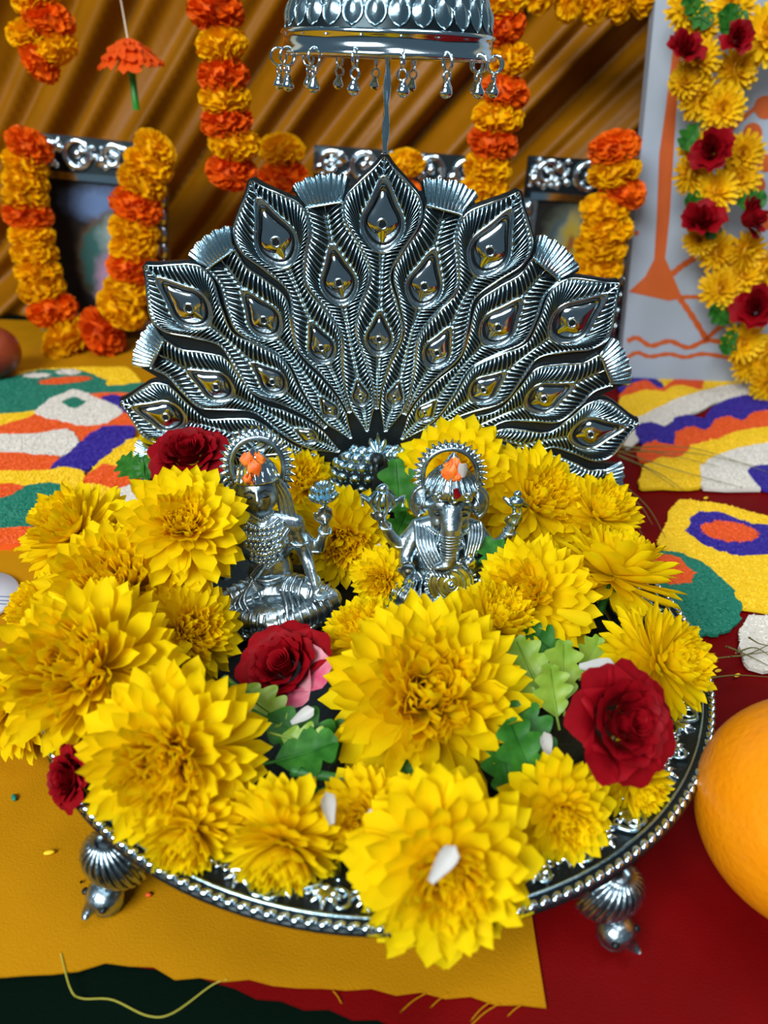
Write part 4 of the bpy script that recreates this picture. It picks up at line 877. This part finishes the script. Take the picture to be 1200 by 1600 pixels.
# ------------------------------------------------------------------ marigold garlands
def marigold_mesh(seed, matn, flat=0.62):
    rd = random.Random(seed); m = MB(); n = 150
    m.ell((0, 0, 0), (0.72, 0.72, 0.72*flat), 12, 8)
    for k in range(n):
        z = 1-2*(k+0.5)/n; az = k*2.39996+rd.uniform(-.2, .2); rr = math.sqrt(1-z*z)
        d = Vector((rr*math.cos(az), rr*math.sin(az), z)); L = rd.uniform(0.92, 1.06); P = np.zeros((3, 4, 3))
        for i in range(3):
            for j in range(4):
                u, v = i/2, j/3*2-1; wd = (0.06, 0.17, 0.19)[i]
                P[i, j] = (v*wd, 0.04*math.sin(v*6+k)*(i > 0), 0.55+0.45*L*u-0.05*v*v*(i == 2)+0.03*math.sin(v*9)*(i == 2))
        m.grid(P, M=Sc(1, 1, flat+0.06) @ align(d, rd.uniform(0, 6)))
    return m.mesh('marigold', matn)
MGO = [marigold_mesh(i, 'marigold_orange') for i in range(3)]; MGY = [marigold_mesh(i+9, 'marigold_yellow') for i in range(3)]
def garland(name, label, flowers, Yf, rpx, string=True, closed=False):
    """flowers: (px, py, 'O'/'Y'[, radius px]); Yf(px,py) gives the depth"""
    pts = [atY(f[0], f[1], Yf(f[0], f[1])) for f in flowers]
    root = thing(name, label, 'garland', pts[0]); rd = random.Random(label); o0 = np.array(pts[0])
    for i, f in enumerate(flowers):
        p = np.array(pts[i]); a = np.array(pts[max(0, i-1)]); b_ = np.array(pts[min(len(pts)-1, i+1)]); ax = b_-a; ax /= np.linalg.norm(ax)+1e-9
        R = (f[3] if len(f) > 3 else rpx)*depth(p)/FPX
        d = Vector(ax+np.array([rd.uniform(-.15, .15) for _ in range(3)]))
        link('marigold', rd.choice(MGO if f[2] == 'O' else MGY), root, mtx=Matrix.Translation(Vector(p-o0)*S) @ align(d, rd.uniform(0, 6)) @ Sc(R, R, R))
    if string: MB().tube(spline(np.array(pts)-o0, 40), 0.06, 5).build('string', 'thread', root)
    return root
garland('marigold_garland', 'orange and yellow marigold garland hung round the left picture frame', [
 (46, 228, 'O', 38), (40, 256, 'Y', 36), (40, 284, 'Y', 36), (40, 308, 'Y', 36), (44, 336, 'O', 39), (50, 368, 'Y', 36), (54, 396, 'Y', 37), (60, 424, 'Y', 37), (66, 452, 'Y', 38), (82, 484, 'O', 41), (105, 535, 'Y', 46),
 (160, 520, 'O', 44), (190, 482, 'Y', 42), (202, 452, 'Y', 40), (208, 418, 'O', 42), (208, 388, 'Y', 39), (209, 360, 'Y', 40), (213, 322, 'O', 43), (222, 286, 'Y', 40), (232, 258, 'Y', 40), (243, 232, 'Y', 36)], lambda x, y: 42.2-(y-220)*0.007, 38)
garland('marigold_garland', 'marigold strand hanging freely left of the silver parasol', [
 (333, -36, 'Y'), (338, 18, 'O', 46), (346, 70, 'Y'), (349, 118, 'O'), (352, 155, 'Y'), (354, 190, 'O'), (366, 224, 'Y'), (362, 268, 'O', 42)], lambda x, y: 34, 42)
garland('marigold_garland', 'marigold strand hanging freely right of the silver parasol', [
 (784, -30, 'Y', 38), (785, 5, 'Y', 38), (786, 46, 'O', 39), (797, 92, 'Y', 38), (790, 143, 'O', 40), (778, 183, 'Y', 42), (770, 222, 'O', 41), (762, 262, 'Y', 40), (757, 296, 'Y', 40)], lambda x, y: 35, 40)
garland('marigold_garland', 'marigold garland on the middle picture frame behind the peacock', [
 (440, 234, 'Y', 38), (442, 278, 'O', 42), (447, 315, 'Y', 40), (455, 350, 'O', 40), (475, 390, 'Y', 40), (515, 420, 'Y', 40), (560, 420, 'O', 40), (600, 390, 'Y', 40), (622, 340, 'Y', 36), (630, 300, 'O', 34), (634, 255, 'Y', 32)], lambda x, y: 42, 40)
garland('marigold_garland', 'marigold garland on the right picture frame beside the white board', [
 (960, 232, 'O', 42), (960, 268, 'Y', 42), (972, 300, 'O', 40), (945, 328, 'Y', 40), (948, 358, 'Y', 42), (938, 388, 'Y', 42), (930, 418, 'Y', 44), (922, 455, 'O', 44), (915, 495, 'Y', 44)], lambda x, y: 38.5, 38)
garland('marigold_garland', 'short marigold garland end at the top left corner', [
 (40, -40, 'O', 40), (55, -5, 'Y', 40), (76, 30, 'O', 42), (46, 55, 'Y', 36), (88, 76, 'Y', 36), (62, 92, 'O', 38)], lambda x, y: 38, 40)
garland('marigold_garland', 'yellow marigold swag along the top right', [
 (850, -18, 'Y', 38), (892, -4, 'Y', 36), (930, 0, 'Y', 36), (968, -2, 'Y', 36), (1006, -10, 'Y', 34)], lambda x, y: 46, 36)

# paper flower on a string
hp = atY(204, 95, 38)
hf = thing('hanging_paper_flower', 'orange paper flower with green tube hanging on a string', 'decoration', hp)
n1, n2 = 8, 60; P = np.zeros((n1, n2, 3))
for i in range(n1):
    u = i/(n1-1)
    for j in range(n2):
        a = 2*PI*j/n2; r = 0.15+2.05*u*(1+0.10*math.sin(6*a)+0.05*math.sin(17*a)*u); P[i, j] = (r*math.cos(a), r*math.sin(a), 1.05-1.35*u**1.6+0.18*math.sin(6*a)*u+0.10*math.sin(13*a)*u)
m = MB()
for L_, (sc_, zo, rt) in enumerate(((1.0, -0.2, 0.0), (0.86, 0.1, 0.5), (0.66, 0.3, 1.1), (0.4, 0.45, 0.3))):
    for k in range(9):
        a0 = 2*PI*(k+0.5*(L_ % 2))/9+rt+random.uniform(-0.15, 0.15); dr = random.uniform(-0.35, 0.35); G = np.zeros((6, 7, 3))
        for i in range(6):
            for j in range(7):
                u, v = i/5, j/6*2-1; r = (0.1+2.15*u)*sc_; an = a0+v*0.42*(0.6+0.4*u)
                G[i, j] = (r*math.cos(an), r*math.sin(an), 0.9+zo-(1.1+dr)*u**1.4*sc_+0.16*math.sin(v*8+k)*u)
        m.grid(G)
stuff(m.build('skirt', 'orange_plastic', hf))
MB().tube([(0, 0, 0.2), (0.02, 0, -3.0)], 0.24, 10).build('lower_tube', 'green_plastic', hf)
MB().tube([(0, 0, 0.9), (-0.15, 0, 3.0), (-0.35, 0, 5.6)], 0.06, 6).build('string', 'thread', hf)
MB().tube([(-0.35, 0, 5.4), (-0.4, 0, 8.5)], 0.22, 10).build('upper_tube', 'green_plastic', hf)

# ------------------------------------------------------------------ picture frames
print_mat('print_shrine', (0.015, 0.013, 0.012), [(0.0, 11.0, 2.6, 1.3, 0.45, (0.10, 0.16, 0.30)), (1.6, 11.2, 0.6, 0.6, 0.5, (0.30, 0.10, 0.03)), (1.2, 6.5, 3.3, 3.9, 0.1, (0.10, 0.05, 0.02)), (1.2, 6.3, 3.0, 3.6, 0.12, (0.03, 0.10, 0.09)),
    (1.4, 8.3, 1.5, 1.6, 0.3, (0.22, 0.28, 0.27)), (0.7, 4.2, 1.3, 3.0, 0.35, (0.34, 0.20, 0.30)), (1.5, 4.8, 0.7, 2.2, 0.4, (0.32, 0.34, 0.52)), (1.5, 6.9, 0.8, 0.8, 0.4, (0.30, 0.12, 0.04)), (1.5, 7.7, 0.9, 0.35, 0.5, (0.40, 0.22, 0.24))])
print_mat('print_saint', (0.02, 0.02, 0.018), [(-0.5, 8.5, 2.4, 4.0, 0.2, (0.12, 0.14, 0.10)), (-0.5, 9.0, 1.9, 2.6, 0.15, (0.03, 0.08, 0.13)), (-0.5, 9.0, 1.5, 2.3, 0.2, (0.26, 0.28, 0.18)), (-0.5, 8.6, 0.9, 2.9, 0.3, (0.42, 0.30, 0.04)), (-0.5, 9.2, 0.4, 0.7, 0.4, (0.28, 0.10, 0.03)), (0.9, 8.0, 0.5, 1.2, 0.4, (0.40, 0.28, 0.14))])
def frame(label, loc, rot, wd, h, kind):
    fr = thing('picture_frame', label, 'picture frame', loc, rot); rw = 2.0
    for nm, c, d in (('top_rail', (0, 0, h-1.6), (wd, 0.6, 3.2)), ('bottom_rail', (0, 0, 0.9), (wd, 0.6, 1.8)), ('side_rail', (-wd/2+0.6, 0, h/2), (1.2, 0.6, h-0.2)), ('side_rail', (wd/2-0.6, 0, h/2), (1.2, 0.6, h-0.2))):
        MB().box(c, d).build(nm, 'groove' if nm == 'top_rail' else 'silver_worn', fr, False)
    m = MB(); Rxx = Rx(PI/2)
    k = max(2, int(wd/2.6))
    for i in range(k):
        x = -wd/2+(i+0.5)*wd/k
        if i % 2: m.torus((x, -0.4, h-1.3), 1.0, 0.27, 20, 7, rot=Euler((PI/2, 0, 0))); m.ell((x, -0.45, h-1.3), (0.35, 0.2, 0.35), 10, 8)
        else:
            m.tube(spiral((0, 0), 1.05, 1.3, 0.5, 1), np.linspace(0.32, 0.2, 26), 6, M=T(x, -0.4, h-1.3) @ Rxx)
            for q in (-0.9, 0.9): m.ell((x+q, -0.4, h-1.2+0.5*q), (0.7, 0.28, 0.42), 10, 8, R=Euler((0, 0.8*q, 0)))
    rd = random.Random(label)
    for i in range(int(wd*4)):
        x = rd.uniform(-wd/2+0.3, wd/2-0.3); m.ell((x, -0.32, h-1.4+rd.uniform(-1.0, 1.15)), (rd.uniform(0.18, 0.5), 0.22, rd.uniform(0.15, 0.35)), 8, 6, R=Euler((0, rd.uniform(-1.5, 1.5), 0)))
    m.build('top_scrolls', 'silver_bright', fr)
    MB().box((0, -0.3, h-3.0), (wd-1.0, 0.5, 0.55)).build('inner_moulding', 'silver_bright', fr, False)
    m = MB()
    for s_ in (-1, 1):
        z = 1.0
        while z < h-3.2: m.ell((s_*(wd/2-0.5), -0.35, z), (0.42, 0.22, 0.62), 9, 7); z += 1.35
        m.ell((s_*(wd/2-0.7), -0.4, 0.6), (0.9, 0.4, 0.6), 10, 8)
    m.build('side_beading', 'silver_bright', fr)
    MB().box((0, -0.02, h/2), (wd-1.6, 0.3, h-1)).build('picture', 'print_shrine' if kind == 0 else 'print_saint', fr, False)
    MB().box((0, 2.0, h*0.35), (1.2, 0.2, h*0.72), M=T(0, 0.4, 0) @ Rx(-0.25)).build('easel_leg', 'groove', fr, False)
    return fr
fp = at(140, 552, 0)
frame('silver framed devotional picture at the left draped with a marigold garland', (fp[0], 44.0, 0.1), (-0.10, 0.055, 0), 11.5, 16.0, 0)
cp = atY(608, 400, 45)
frame('silver framed picture half hidden behind the peacock feathers', (cp[0], 45.5, 0.1), (-0.10, 0.03, 0), 14.0, 15.8, 1)
fp = atY(893, 450, 44)
frame('silver framed picture between the peacock and the white board', (fp[0], 44.5, 0.1), (-0.10, 0.02, 0), 10.0, 15.8, 1)

# ------------------------------------------------------------------ white board with painted tree
BL = math.radians(14); B0 = at(968, 592, 0); BY = B0[1]
Bn = np.array([0, -math.cos(BL), math.sin(BL)]); Bu = np.array([0, math.sin(BL), math.cos(BL)])
def onb(px, py):
    d = ray(px, py); t = ((B0-CAM) @ Bn)/(d @ Bn); p = CAM+d*t; return (p[0]-B0[0], (p-B0) @ Bu)
bo = thing('painted_board', 'white leaning board painted with an orange tree at the right', 'board', B0, (-BL, 0, 0))
sl = onb(1024, 2); tl = sl[0]/sl[1]
H_ = 46
m = MB(); m.prism([(0, 0), (34, 0), (34, H_), (tl*H_, H_)], 0, 1.2, M=Rx(PI/2) @ Sc(1, 1, -1)); m.build('panel', 'board_white', bo, False)
def paint(poly, lv=1):
    q = [onb(x, y) for x, y in poly]; n = len(q); zz = -0.03-0.004*lv
    v = [(x, zz, y) for x, y in q]+[(x, 0.0, y) for x, y in q]
    MB().add(v, [tuple(range(n))]+[(i, n+i, n+(i+1) % n, (i+1) % n) for i in range(n)]).build('painted_stroke', 'orange_paint', bo, False)
def stroke(pts, wd, lv=1):
    p = spline(np.array(pts, float), 8*len(pts)); t = np.gradient(p, axis=0); t /= np.linalg.norm(t, axis=1)[:, None]; nn = np.stack([-t[:, 1], t[:, 0]], 1)
    w2 = wd/2*(1+0.15*np.sin(np.arange(len(p))*1.3))[:, None]
    L_ = p+nn*w2; R_ = p-nn*w2; q = np.array([onb(*a) for a in L_]+[onb(*a) for a in R_]); n = len(p); zz = -0.03-0.004*lv
    MB().add([(x, zz, y) for x, y in q], [(i, i+1, n+i+1, n+i) for i in range(n-1)]).build('painted_stroke', 'orange_paint', bo, False)
paint([(1060, -20), (1076, -20), (1068, 60), (1060, 130), (1056, 180), (1051, 260), (1046, 340), (1039, 405), (1022, 405), (1026, 340), (1030, 240), (1040, 170), (1051, 80)])
paint([(1023, 403), (1039, 403), (1050, 428), (1066, 466), (1045, 470), (1005, 461), (982, 456), (1008, 432)], 2)
stroke([(1044, 434), (1062, 418), (1086, 402)], 9); stroke([(1060, 464), (1085, 464), (1105, 466)], 6); stroke([(1062, 466), (1082, 495), (1105, 532)], 9); stroke([(1104, 530), (1116, 518), (1130, 507)], 7)
stroke([(980, 533), (995, 528), (1017, 540), (1046, 533), (1075, 543), (1105, 532), (1145, 538)], 7); stroke([(977, 561), (995, 551), (1015, 557), (1045, 553), (1070, 558), (1100, 553), (1150, 561)], 6)
stroke([(1130, 215), (1160, 185), (1205, 150), (1250, 120)], 7)
for x, y, r in ((1176, 208, 15), (1195, 168, 17), (1196, 255, 13), (1180, 290, 16), (1198, 345, 13), (994, 364, 4), (1165, 280, 8)):
    paint([(x+r*math.cos(t), y+r*1.1*math.sin(t)) for t in np.linspace(0, 2*PI, 17)[:-1]], 2)
# garland of chrysanthemums and roses on the board
def small_chrys(seed):
    rd = random.Random(seed); m = MB()
    base = np.array([[(t, v*0.13*(0.35+0.65*math.sin(PI*min(t, 0.93))), 0.18*t*t+0.06*v*v) for v in (-1, 0, 1)] for t in np.linspace(0, 1, 5)])
    for e, n, L in ((-25, 16, 0.95), (-5, 17, 1.0), (14, 16, 0.97), (33, 13, 0.86), (52, 10, 0.7), (72, 7, 0.5)):
        for k in range(n): m.grid(base, M=Rz(2*PI*(k+rd.random()*0.5)/n) @ Ry(-math.radians(e+rd.uniform(-6, 6))) @ Sc(L*rd.uniform(0.9, 1.05), 1, L))
    m.ell((0, 0, 0.02), (0.35, 0.35, 0.25), 10, 6)
    return m.mesh('chrysanthemum', 'garland_petal')
mat('garland_petal', (0.90, 0.50, 0.003), 0.55, noise=(0.92, 0.58, 0.006), nscale=120, trans=0.2, vary=0.12, spec=0.25)
SCH = [small_chrys(i) for i in range(3)]
gy = lambda y: BY+5.5-(y/590)*5.5-3.2
g0 = atY(1110, 200, gy(200)); gb = thing('chrysanthemum_garland', 'chrysanthemum garland with red roses and leaves hanging before the white board', 'garland', g0)
rd = random.Random(5)
for x, y, r in ((1072, 12, 34), (1090, 45, 32), (1143, 8, 36), (1198, 55, 48), (1095, 92, 32), (1078, 125, 32), (1148, 110, 38), (1092, 155, 34), (1128, 170, 36), (1070, 130, 26), (1088, 232, 30), (1160, 240, 34), (1078, 272, 32), (1155, 280, 34), (1118, 300, 36), (1092, 375, 26), (1120, 395, 33), (1165, 392, 34), (1160, 432, 34), (1125, 452, 34), (1195, 420, 34), (1140, 480, 28), (1160, 535, 34), (1192, 560, 40), (1168, 568, 32), (1205, 600, 36)):
    p = atY(x, y, gy(y)+rd.uniform(-0.6, 0.6)); R = r*depth(p)/FPX
    link('chrysanthemum', rd.choice(SCH), gb, mtx=Matrix.Translation(Vector(p-g0)*S) @ align((rd.uniform(-.5, .5), -1, rd.uniform(-.1, .6)), rd.uniform(0, 6)) @ Sc(R, R, R))
def bud(seed):
    rq = random.Random(seed); rz_ = MB()
    for q in range(5):
        for k in range(3+q):
            a = 2*PI*(k+0.3*q)/(3+q)+rq.uniform(-0.3, 0.3); P = np.zeros((6, 7, 3)); r = 0.08+0.15*q; tl = rq.uniform(-0.05, 0.35)*q*0.35; hh = rq.uniform(0.85, 1.1)-0.07*q
            for i in range(6):
                for j in range(7):
                    t = i/5; v = j/6*2-1; an = a+v*(1.1-0.12*q)*(1-0.35*t**4); rr = r*(0.35+0.65*math.sin(t*PI/2))+tl*t*t*1.4+0.05*math.sin(v*5+k); P[i, j] = (rr*math.cos(an), rr*math.sin(an), hh*t-0.12*v*v*t-tl*t**3*0.6)
            rz_.grid(P)
    return rz_.mesh('rose', 'rose_red')
RZM = [bud(i) for i in range(3)]
for x, y, r in ((1066, 85, 24), (1150, 62, 20), (1114, 238, 27), (1094, 352, 27), (1160, 345, 27), (1182, 485, 30)):
    p = atY(x, y, gy(y)-1.6); R = r*depth(p)/FPX; link('rose', rd.choice(RZM), gb, mtx=Matrix.Translation(Vector(p-g0)*S) @ align((rd.uniform(-1.4, 1.4), -1, rd.uniform(-0.2, 1.0)), rd.uniform(0, 6)) @ Sc(R*1.1, R*1.1, R*1.5))
for x, y, sp in ((1072, 10, -2.2), (1120, 22, -1.8), (1165, 40, 1.8), (1108, 320, 1.5), (1150, 318, -1.4), (1120, 330, 2.8), (1138, 505, 1.0), (1150, 515, 2.6), (1145, 60, 0.4), (1090, 195, 2.5), (1100, 25, 1.0)):
    p = atY(x, y, gy(y)-0.6); link('leaf', LM['a'].copy() if False else LM['b'], gb, mtx=Matrix.Translation(Vector(p-g0)*S) @ align((0.1, -1, 0.3), sp) @ Sc(0.95, 0.95, 0.95))
MB().tube(spline([np.array(atY(x, y, gy(y)+0.4))-g0 for x, y in ((1110, -20), (1110, 120), (1118, 250), (1135, 400), (1160, 500), (1190, 600))], 40), 0.08, 6).build('string', 'thread', gb)

# ------------------------------------------------------------------ rangoli of coloured grains
def inside(poly, x, y):
    c = np.zeros(x.shape, bool); n = len(poly); j = n-1
    for i in range(n):
        xi, yi = poly[i]; xj, yj = poly[j]
        c ^= ((yi > y) != (yj > y)) & (x < (xj-xi)*(y-yi)/(yj-yi+1e-12)+xi); j = i
    return c
def ellp(cx, cy, a, b_, rot=0): return [(cx+a*math.cos(t)*math.cos(rot)-b_*math.sin(t)*math.sin(rot), cy+a*math.cos(t)*math.sin(rot)+b_*math.sin(t)*math.cos(rot)) for t in np.linspace(0, 2*PI, 25)[:-1]]
OCT = np.array([(1, 0, 0), (-1, 0, 0), (0, 1, 0), (0, -1, 0), (0, 0, 1), (0, 0, -1)], float); OF = [(0, 2, 4), (2, 1, 4), (1, 3, 4), (3, 0, 4)]
def rangoli(label, patches):
    polys = []
    for colr, pts in patches:
        q = [at((x if x < 1199 else 1285) if x > 1 else -75, y, 0.12)[:2] for x, y in pts]
        q = np.array(q); k = len(q); t = np.arange(k+1); e = np.vstack([q, q[:1]]); s_ = np.linspace(0, k, k*5+1)[:-1]
        q = np.stack([np.interp(s_, t, e[:, 0]), np.interp(s_, t, e[:, 1])], 1); q = (q+0.5*(np.roll(q, 1, 0)+np.roll(q, -1, 0)))/2
        q += np.random.uniform(-0.11, 0.11, q.shape); polys.append(q)
    root = thing('rangoli', label, 'rangoli', (polys[0][0][0], polys[0][0][1], 0.0)); o0 = np.array([polys[0][0][0], polys[0][0][1], 0])
    for i, (colr, _) in enumerate(patches):
        q = polys[i]; n = len(q); z1 = 0.12+0.012*i; m = MB()
        m.prism([tuple(p-o0[:2]) for p in q], 0.0, z1)
        ar = 0.5*abs(np.dot(q[:, 0], np.roll(q[:, 1], 1))-np.dot(q[:, 1], np.roll(q[:, 0], 1)))
        lo, hi = q.min(0), q.max(0); N_ = int(np.prod(hi-lo)*42); x = np.random.uniform(lo[0], hi[0], N_); y = np.random.uniform(lo[1], hi[1], N_)
        ok = inside(q, x, y)
        for j in range(i+1, len(polys)): ok &= ~inside(polys[j], x, y)
        x, y = x[ok], y[ok]; N_ = len(x)
        if N_:
            a = np.random.uniform(0, PI, N_); b_ = np.random.uniform(-0.5, 0.5, N_); L = np.random.uniform(0.085, 0.14, N_); wd = 0.045
            vs = OCT[None]*np.stack([L, np.full(N_, wd), np.full(N_, wd)], 1)[:, None, :]
            xx = vs[..., 0]*np.cos(b_)[:, None]; zz = vs[..., 2]+vs[..., 0]*np.sin(b_)[:, None]
            X_ = xx*np.cos(a)[:, None]-vs[..., 1]*np.sin(a)[:, None]+x[:, None]-o0[0]; Y_ = xx*np.sin(a)[:, None]+vs[..., 1]*np.cos(a)[:, None]+y[:, None]-o0[1]
            Z_ = zz+z1+np.random.uniform(-0.01, 0.03, N_)[:, None]
            F_ = [tuple(c+6*g for c in f) for g in range(N_) for f in OF]
            m.add(np.stack([X_, Y_, Z_], 2).reshape(-1, 3), F_)
        stuff(m.build('grain_patch', 'grain_'+colr, root, False))
    return root
rangoli('rangoli of coloured grains with green, white and violet shapes left of the peacock', [
 ('yellow', [(0, 590), (80, 575), (200, 572), (225, 600), (150, 625), (60, 655), (0, 680)]),
 ('green', [(0, 606), (15, 590), (60, 578), (120, 577), (165, 592), (168, 604), (225, 597), (228, 613), (150, 616), (100, 621), (60, 641), (0, 652)]),
 ('white', ellp(58, 587, 22, 4)), ('white', ellp(107, 582, 19, 4)), ('orange', ellp(102, 595, 42, 5, -0.08)),
 ('orange', [(0, 684), (45, 655), (95, 618), (208, 613), (215, 672), (175, 672), (148, 692), (125, 690), (115, 672), (75, 675), (0, 690)]),
 ('blue', [(155, 622), (178, 617), (200, 622), (203, 650), (185, 640)]),
 ('white', [(52, 646), (75, 626), (115, 608), (150, 622), (175, 630), (195, 645), (170, 662), (135, 668), (105, 662), (75, 655)]), ('green', [(95, 630), (115, 621), (138, 630), (115, 642)]),
 ('white', [(0, 684), (60, 680), (105, 671), (128, 690), (105, 714), (60, 712), (0, 702)]),
 ('orange', [(0, 702), (45, 712), (95, 715), (85, 738), (0, 737)]),
 ('blue', [(75, 736), (100, 715), (130, 690), (160, 668), (212, 668), (210, 690), (168, 715), (138, 738), (110, 734)]),
 ('yellow', [(165, 716), (200, 690), (230, 685), (235, 715), (205, 740), (160, 730), (135, 745)]),
 ('yellow', [(0, 738), (70, 740), (100, 732), (135, 740), (125, 764), (60, 764), (0, 760)]),
 ('orange', [(127, 755), (160, 728), (200, 735), (215, 752), (190, 768), (145, 762)]),
 ('orange', [(0, 757), (40, 760), (20, 797), (0, 797)]),
 ('green', [(0, 798), (20, 780), (40, 762), (80, 757), (112, 768), (100, 785), (60, 827), (0, 832)]),
 ('yellow', [(60, 830), (110, 785), (125, 762), (150, 760), (185, 770), (165, 800), (105, 850), (95, 830)]),
 ('white', [(166, 790), (185, 768), (218, 758), (225, 785), (195, 808)]),
 ('orange', [(0, 832), (60, 829), (97, 827), (78, 856), (0, 858)])])
rangoli('rangoli of coloured grains in violet, orange, yellow and white bands before the white board', [
 ('yellow', [(968, 618), (1000, 596), (1060, 590), (1170, 591), (1150, 610), (1000, 660), (968, 660)]),
 ('blue', [(962, 592), (1010, 586), (1035, 598), (1038, 612), (1015, 604), (968, 614)]),
 ('orange', [(966, 622), (985, 600), (1010, 593), (1035, 610), (1055, 590), (1100, 591), (1096, 610), (1060, 600), (1035, 612), (1010, 608), (985, 616)]),
 ('white', [(975, 660), (1020, 642), (1060, 622), (1140, 601), (1180, 600), (1185, 614), (1130, 626), (1080, 647), (1040, 664), (985, 700), (975, 700)]),
 ('blue', [(988, 668), (1015, 660), (1045, 668), (1055, 652), (1080, 648), (1100, 656), (1110, 640), (1135, 622), (1200, 604), (1200, 645), (1160, 655), (1110, 675), (1058, 698), (1000, 696)]),
 ('orange', [(992, 712), (1005, 694), (1025, 690), (1052, 698), (1056, 676), (1080, 666), (1105, 674), (1115, 658), (1135, 650), (1162, 660), (1172, 645), (1200, 637), (1200, 665), (1130, 688), (1068, 716), (1000, 722)]),
 ('yellow', [(996, 758), (1006, 728), (1030, 716), (1065, 716), (1080, 696), (1110, 690), (1130, 684), (1150, 674), (1200, 660), (1200, 692), (1150, 705), (1108, 720), (1098, 764), (1000, 764)]),
 ('white', [(1096, 765), (1092, 732), (1110, 716), (1148, 702), (1200, 683), (1200, 722), (1165, 730), (1192, 767)]),
 ('blue', [(1162, 730), (1200, 720), (1200, 770), (1192, 768)])])
rangoli('rangoli of coloured grains with a violet and orange eye on yellow, beside the orange', [
 ('yellow', [(1024, 850), (1050, 790), (1065, 780), (1110, 785), (1200, 825), (1200, 970), (1155, 950), (1110, 905), (1060, 868)]),
 ('blue', [(1072, 830), (1085, 800), (1120, 798), (1170, 818), (1200, 828), (1200, 862), (1150, 868), (1105, 855)]), ('orange', ellp(1140, 831, 46, 16, 0.12)),
 ('green', [(985, 858), (1060, 862), (1105, 885), (1140, 915), (1162, 950), (1152, 980), (1110, 993), (1070, 988), (1030, 960)]), ('orange', [(1012, 868), (1055, 868), (1086, 896), (1075, 913), (1040, 915)]),
 ('white', [(1165, 962), (1200, 965), (1200, 1056), (1165, 1046), (1153, 1003)])])

# ------------------------------------------------------------------ dry grass wisps, grains
def wisp(label, lines):
    o0 = np.array(at(*lines[0][0], 0)); root = thing('dry_grass_tuft', label, 'grass', o0)
    for ln in lines:
        q = [np.array(at(x, y, z))-o0 for (x, y), z in zip(ln, np.linspace(1.2, 0.35, len(ln)))]
        MB().tube(spline(q, 14), np.linspace(0.045, 0.015, 14), 5).build('blade', 'dry_grass', root)
wisp('thin dry grass stalks poking out from behind the lower right feathers', [
 [(965, 705), (1080, 708), (1180, 728)], [(965, 705), (1060, 735), (1160, 762)], [(965, 710), (1030, 740), (1068, 766)], [(965, 700), (1080, 700), (1200, 738)], [(965, 712), (1010, 732), (1055, 762)], [(965, 695), (1050, 712), (1120, 728)],
 [(958, 745), (1010, 790), (1040, 840)], [(958, 755), (1000, 790), (1020, 820)], [(958, 765), (985, 800), (1010, 850)]])
wisp('thin dry grass stalks lying beside the orange at the right edge', [
 [(1095, 1032), (1140, 1026), (1205, 1018)], [(1140, 1026), (1170, 1022), (1210, 1003)], [(1150, 1020), (1180, 1012), (1210, 1030)], [(1135, 1010), (1160, 1020), (1200, 1040)], [(1170, 996), (1185, 1005), (1205, 1010)], [(1105, 1060), (1150, 1055), (1205, 1058)]])
gr = MB().ell((0, 0, 0), (0.09, 0.16, 0.07), 10, 8).mesh('rice_grain', 'grain_green'); gry = MB().ell((0, 0, 0), (0.18, 0.08, 0.07), 10, 8).mesh('rice_grain', 'grain_yellow'); gro = MB().ell((0, 0, 0), (0.1, 0.07, 0.06), 8, 6).mesh('rice_grain', 'grain_orange'); grd = MB().ell((0, 0, 0), (0.05, 0.04, 0.04), 8, 6).mesh('seed', 'green_cloth')
for x, y, me, lab in ((22, 1246, gr, 'single green grain on the orange cloth at the left'), (77, 1332, gry, 'single yellow grain on the orange cloth left of the tray foot'), (232, 1398, gro, 'single orange grain beside the left bird foot'), (1103, 778, gry, 'yellow grain on the red cloth above the eye rangoli'), (1122, 1048, gry, 'yellow grain on the red cloth by the grass wisps'), (1152, 1055, gry, 'yellow grain on the red cloth nearest the orange'), (127, 1378, grd, 'tiny dark seed on the orange cloth left of the tray foot')):
    o = link(me.name.split('.')[0], me, None, at(x, y, 0.08), (0, 0, random.uniform(0, 1))); tag(o, lab, 'grain', 'stray grains')
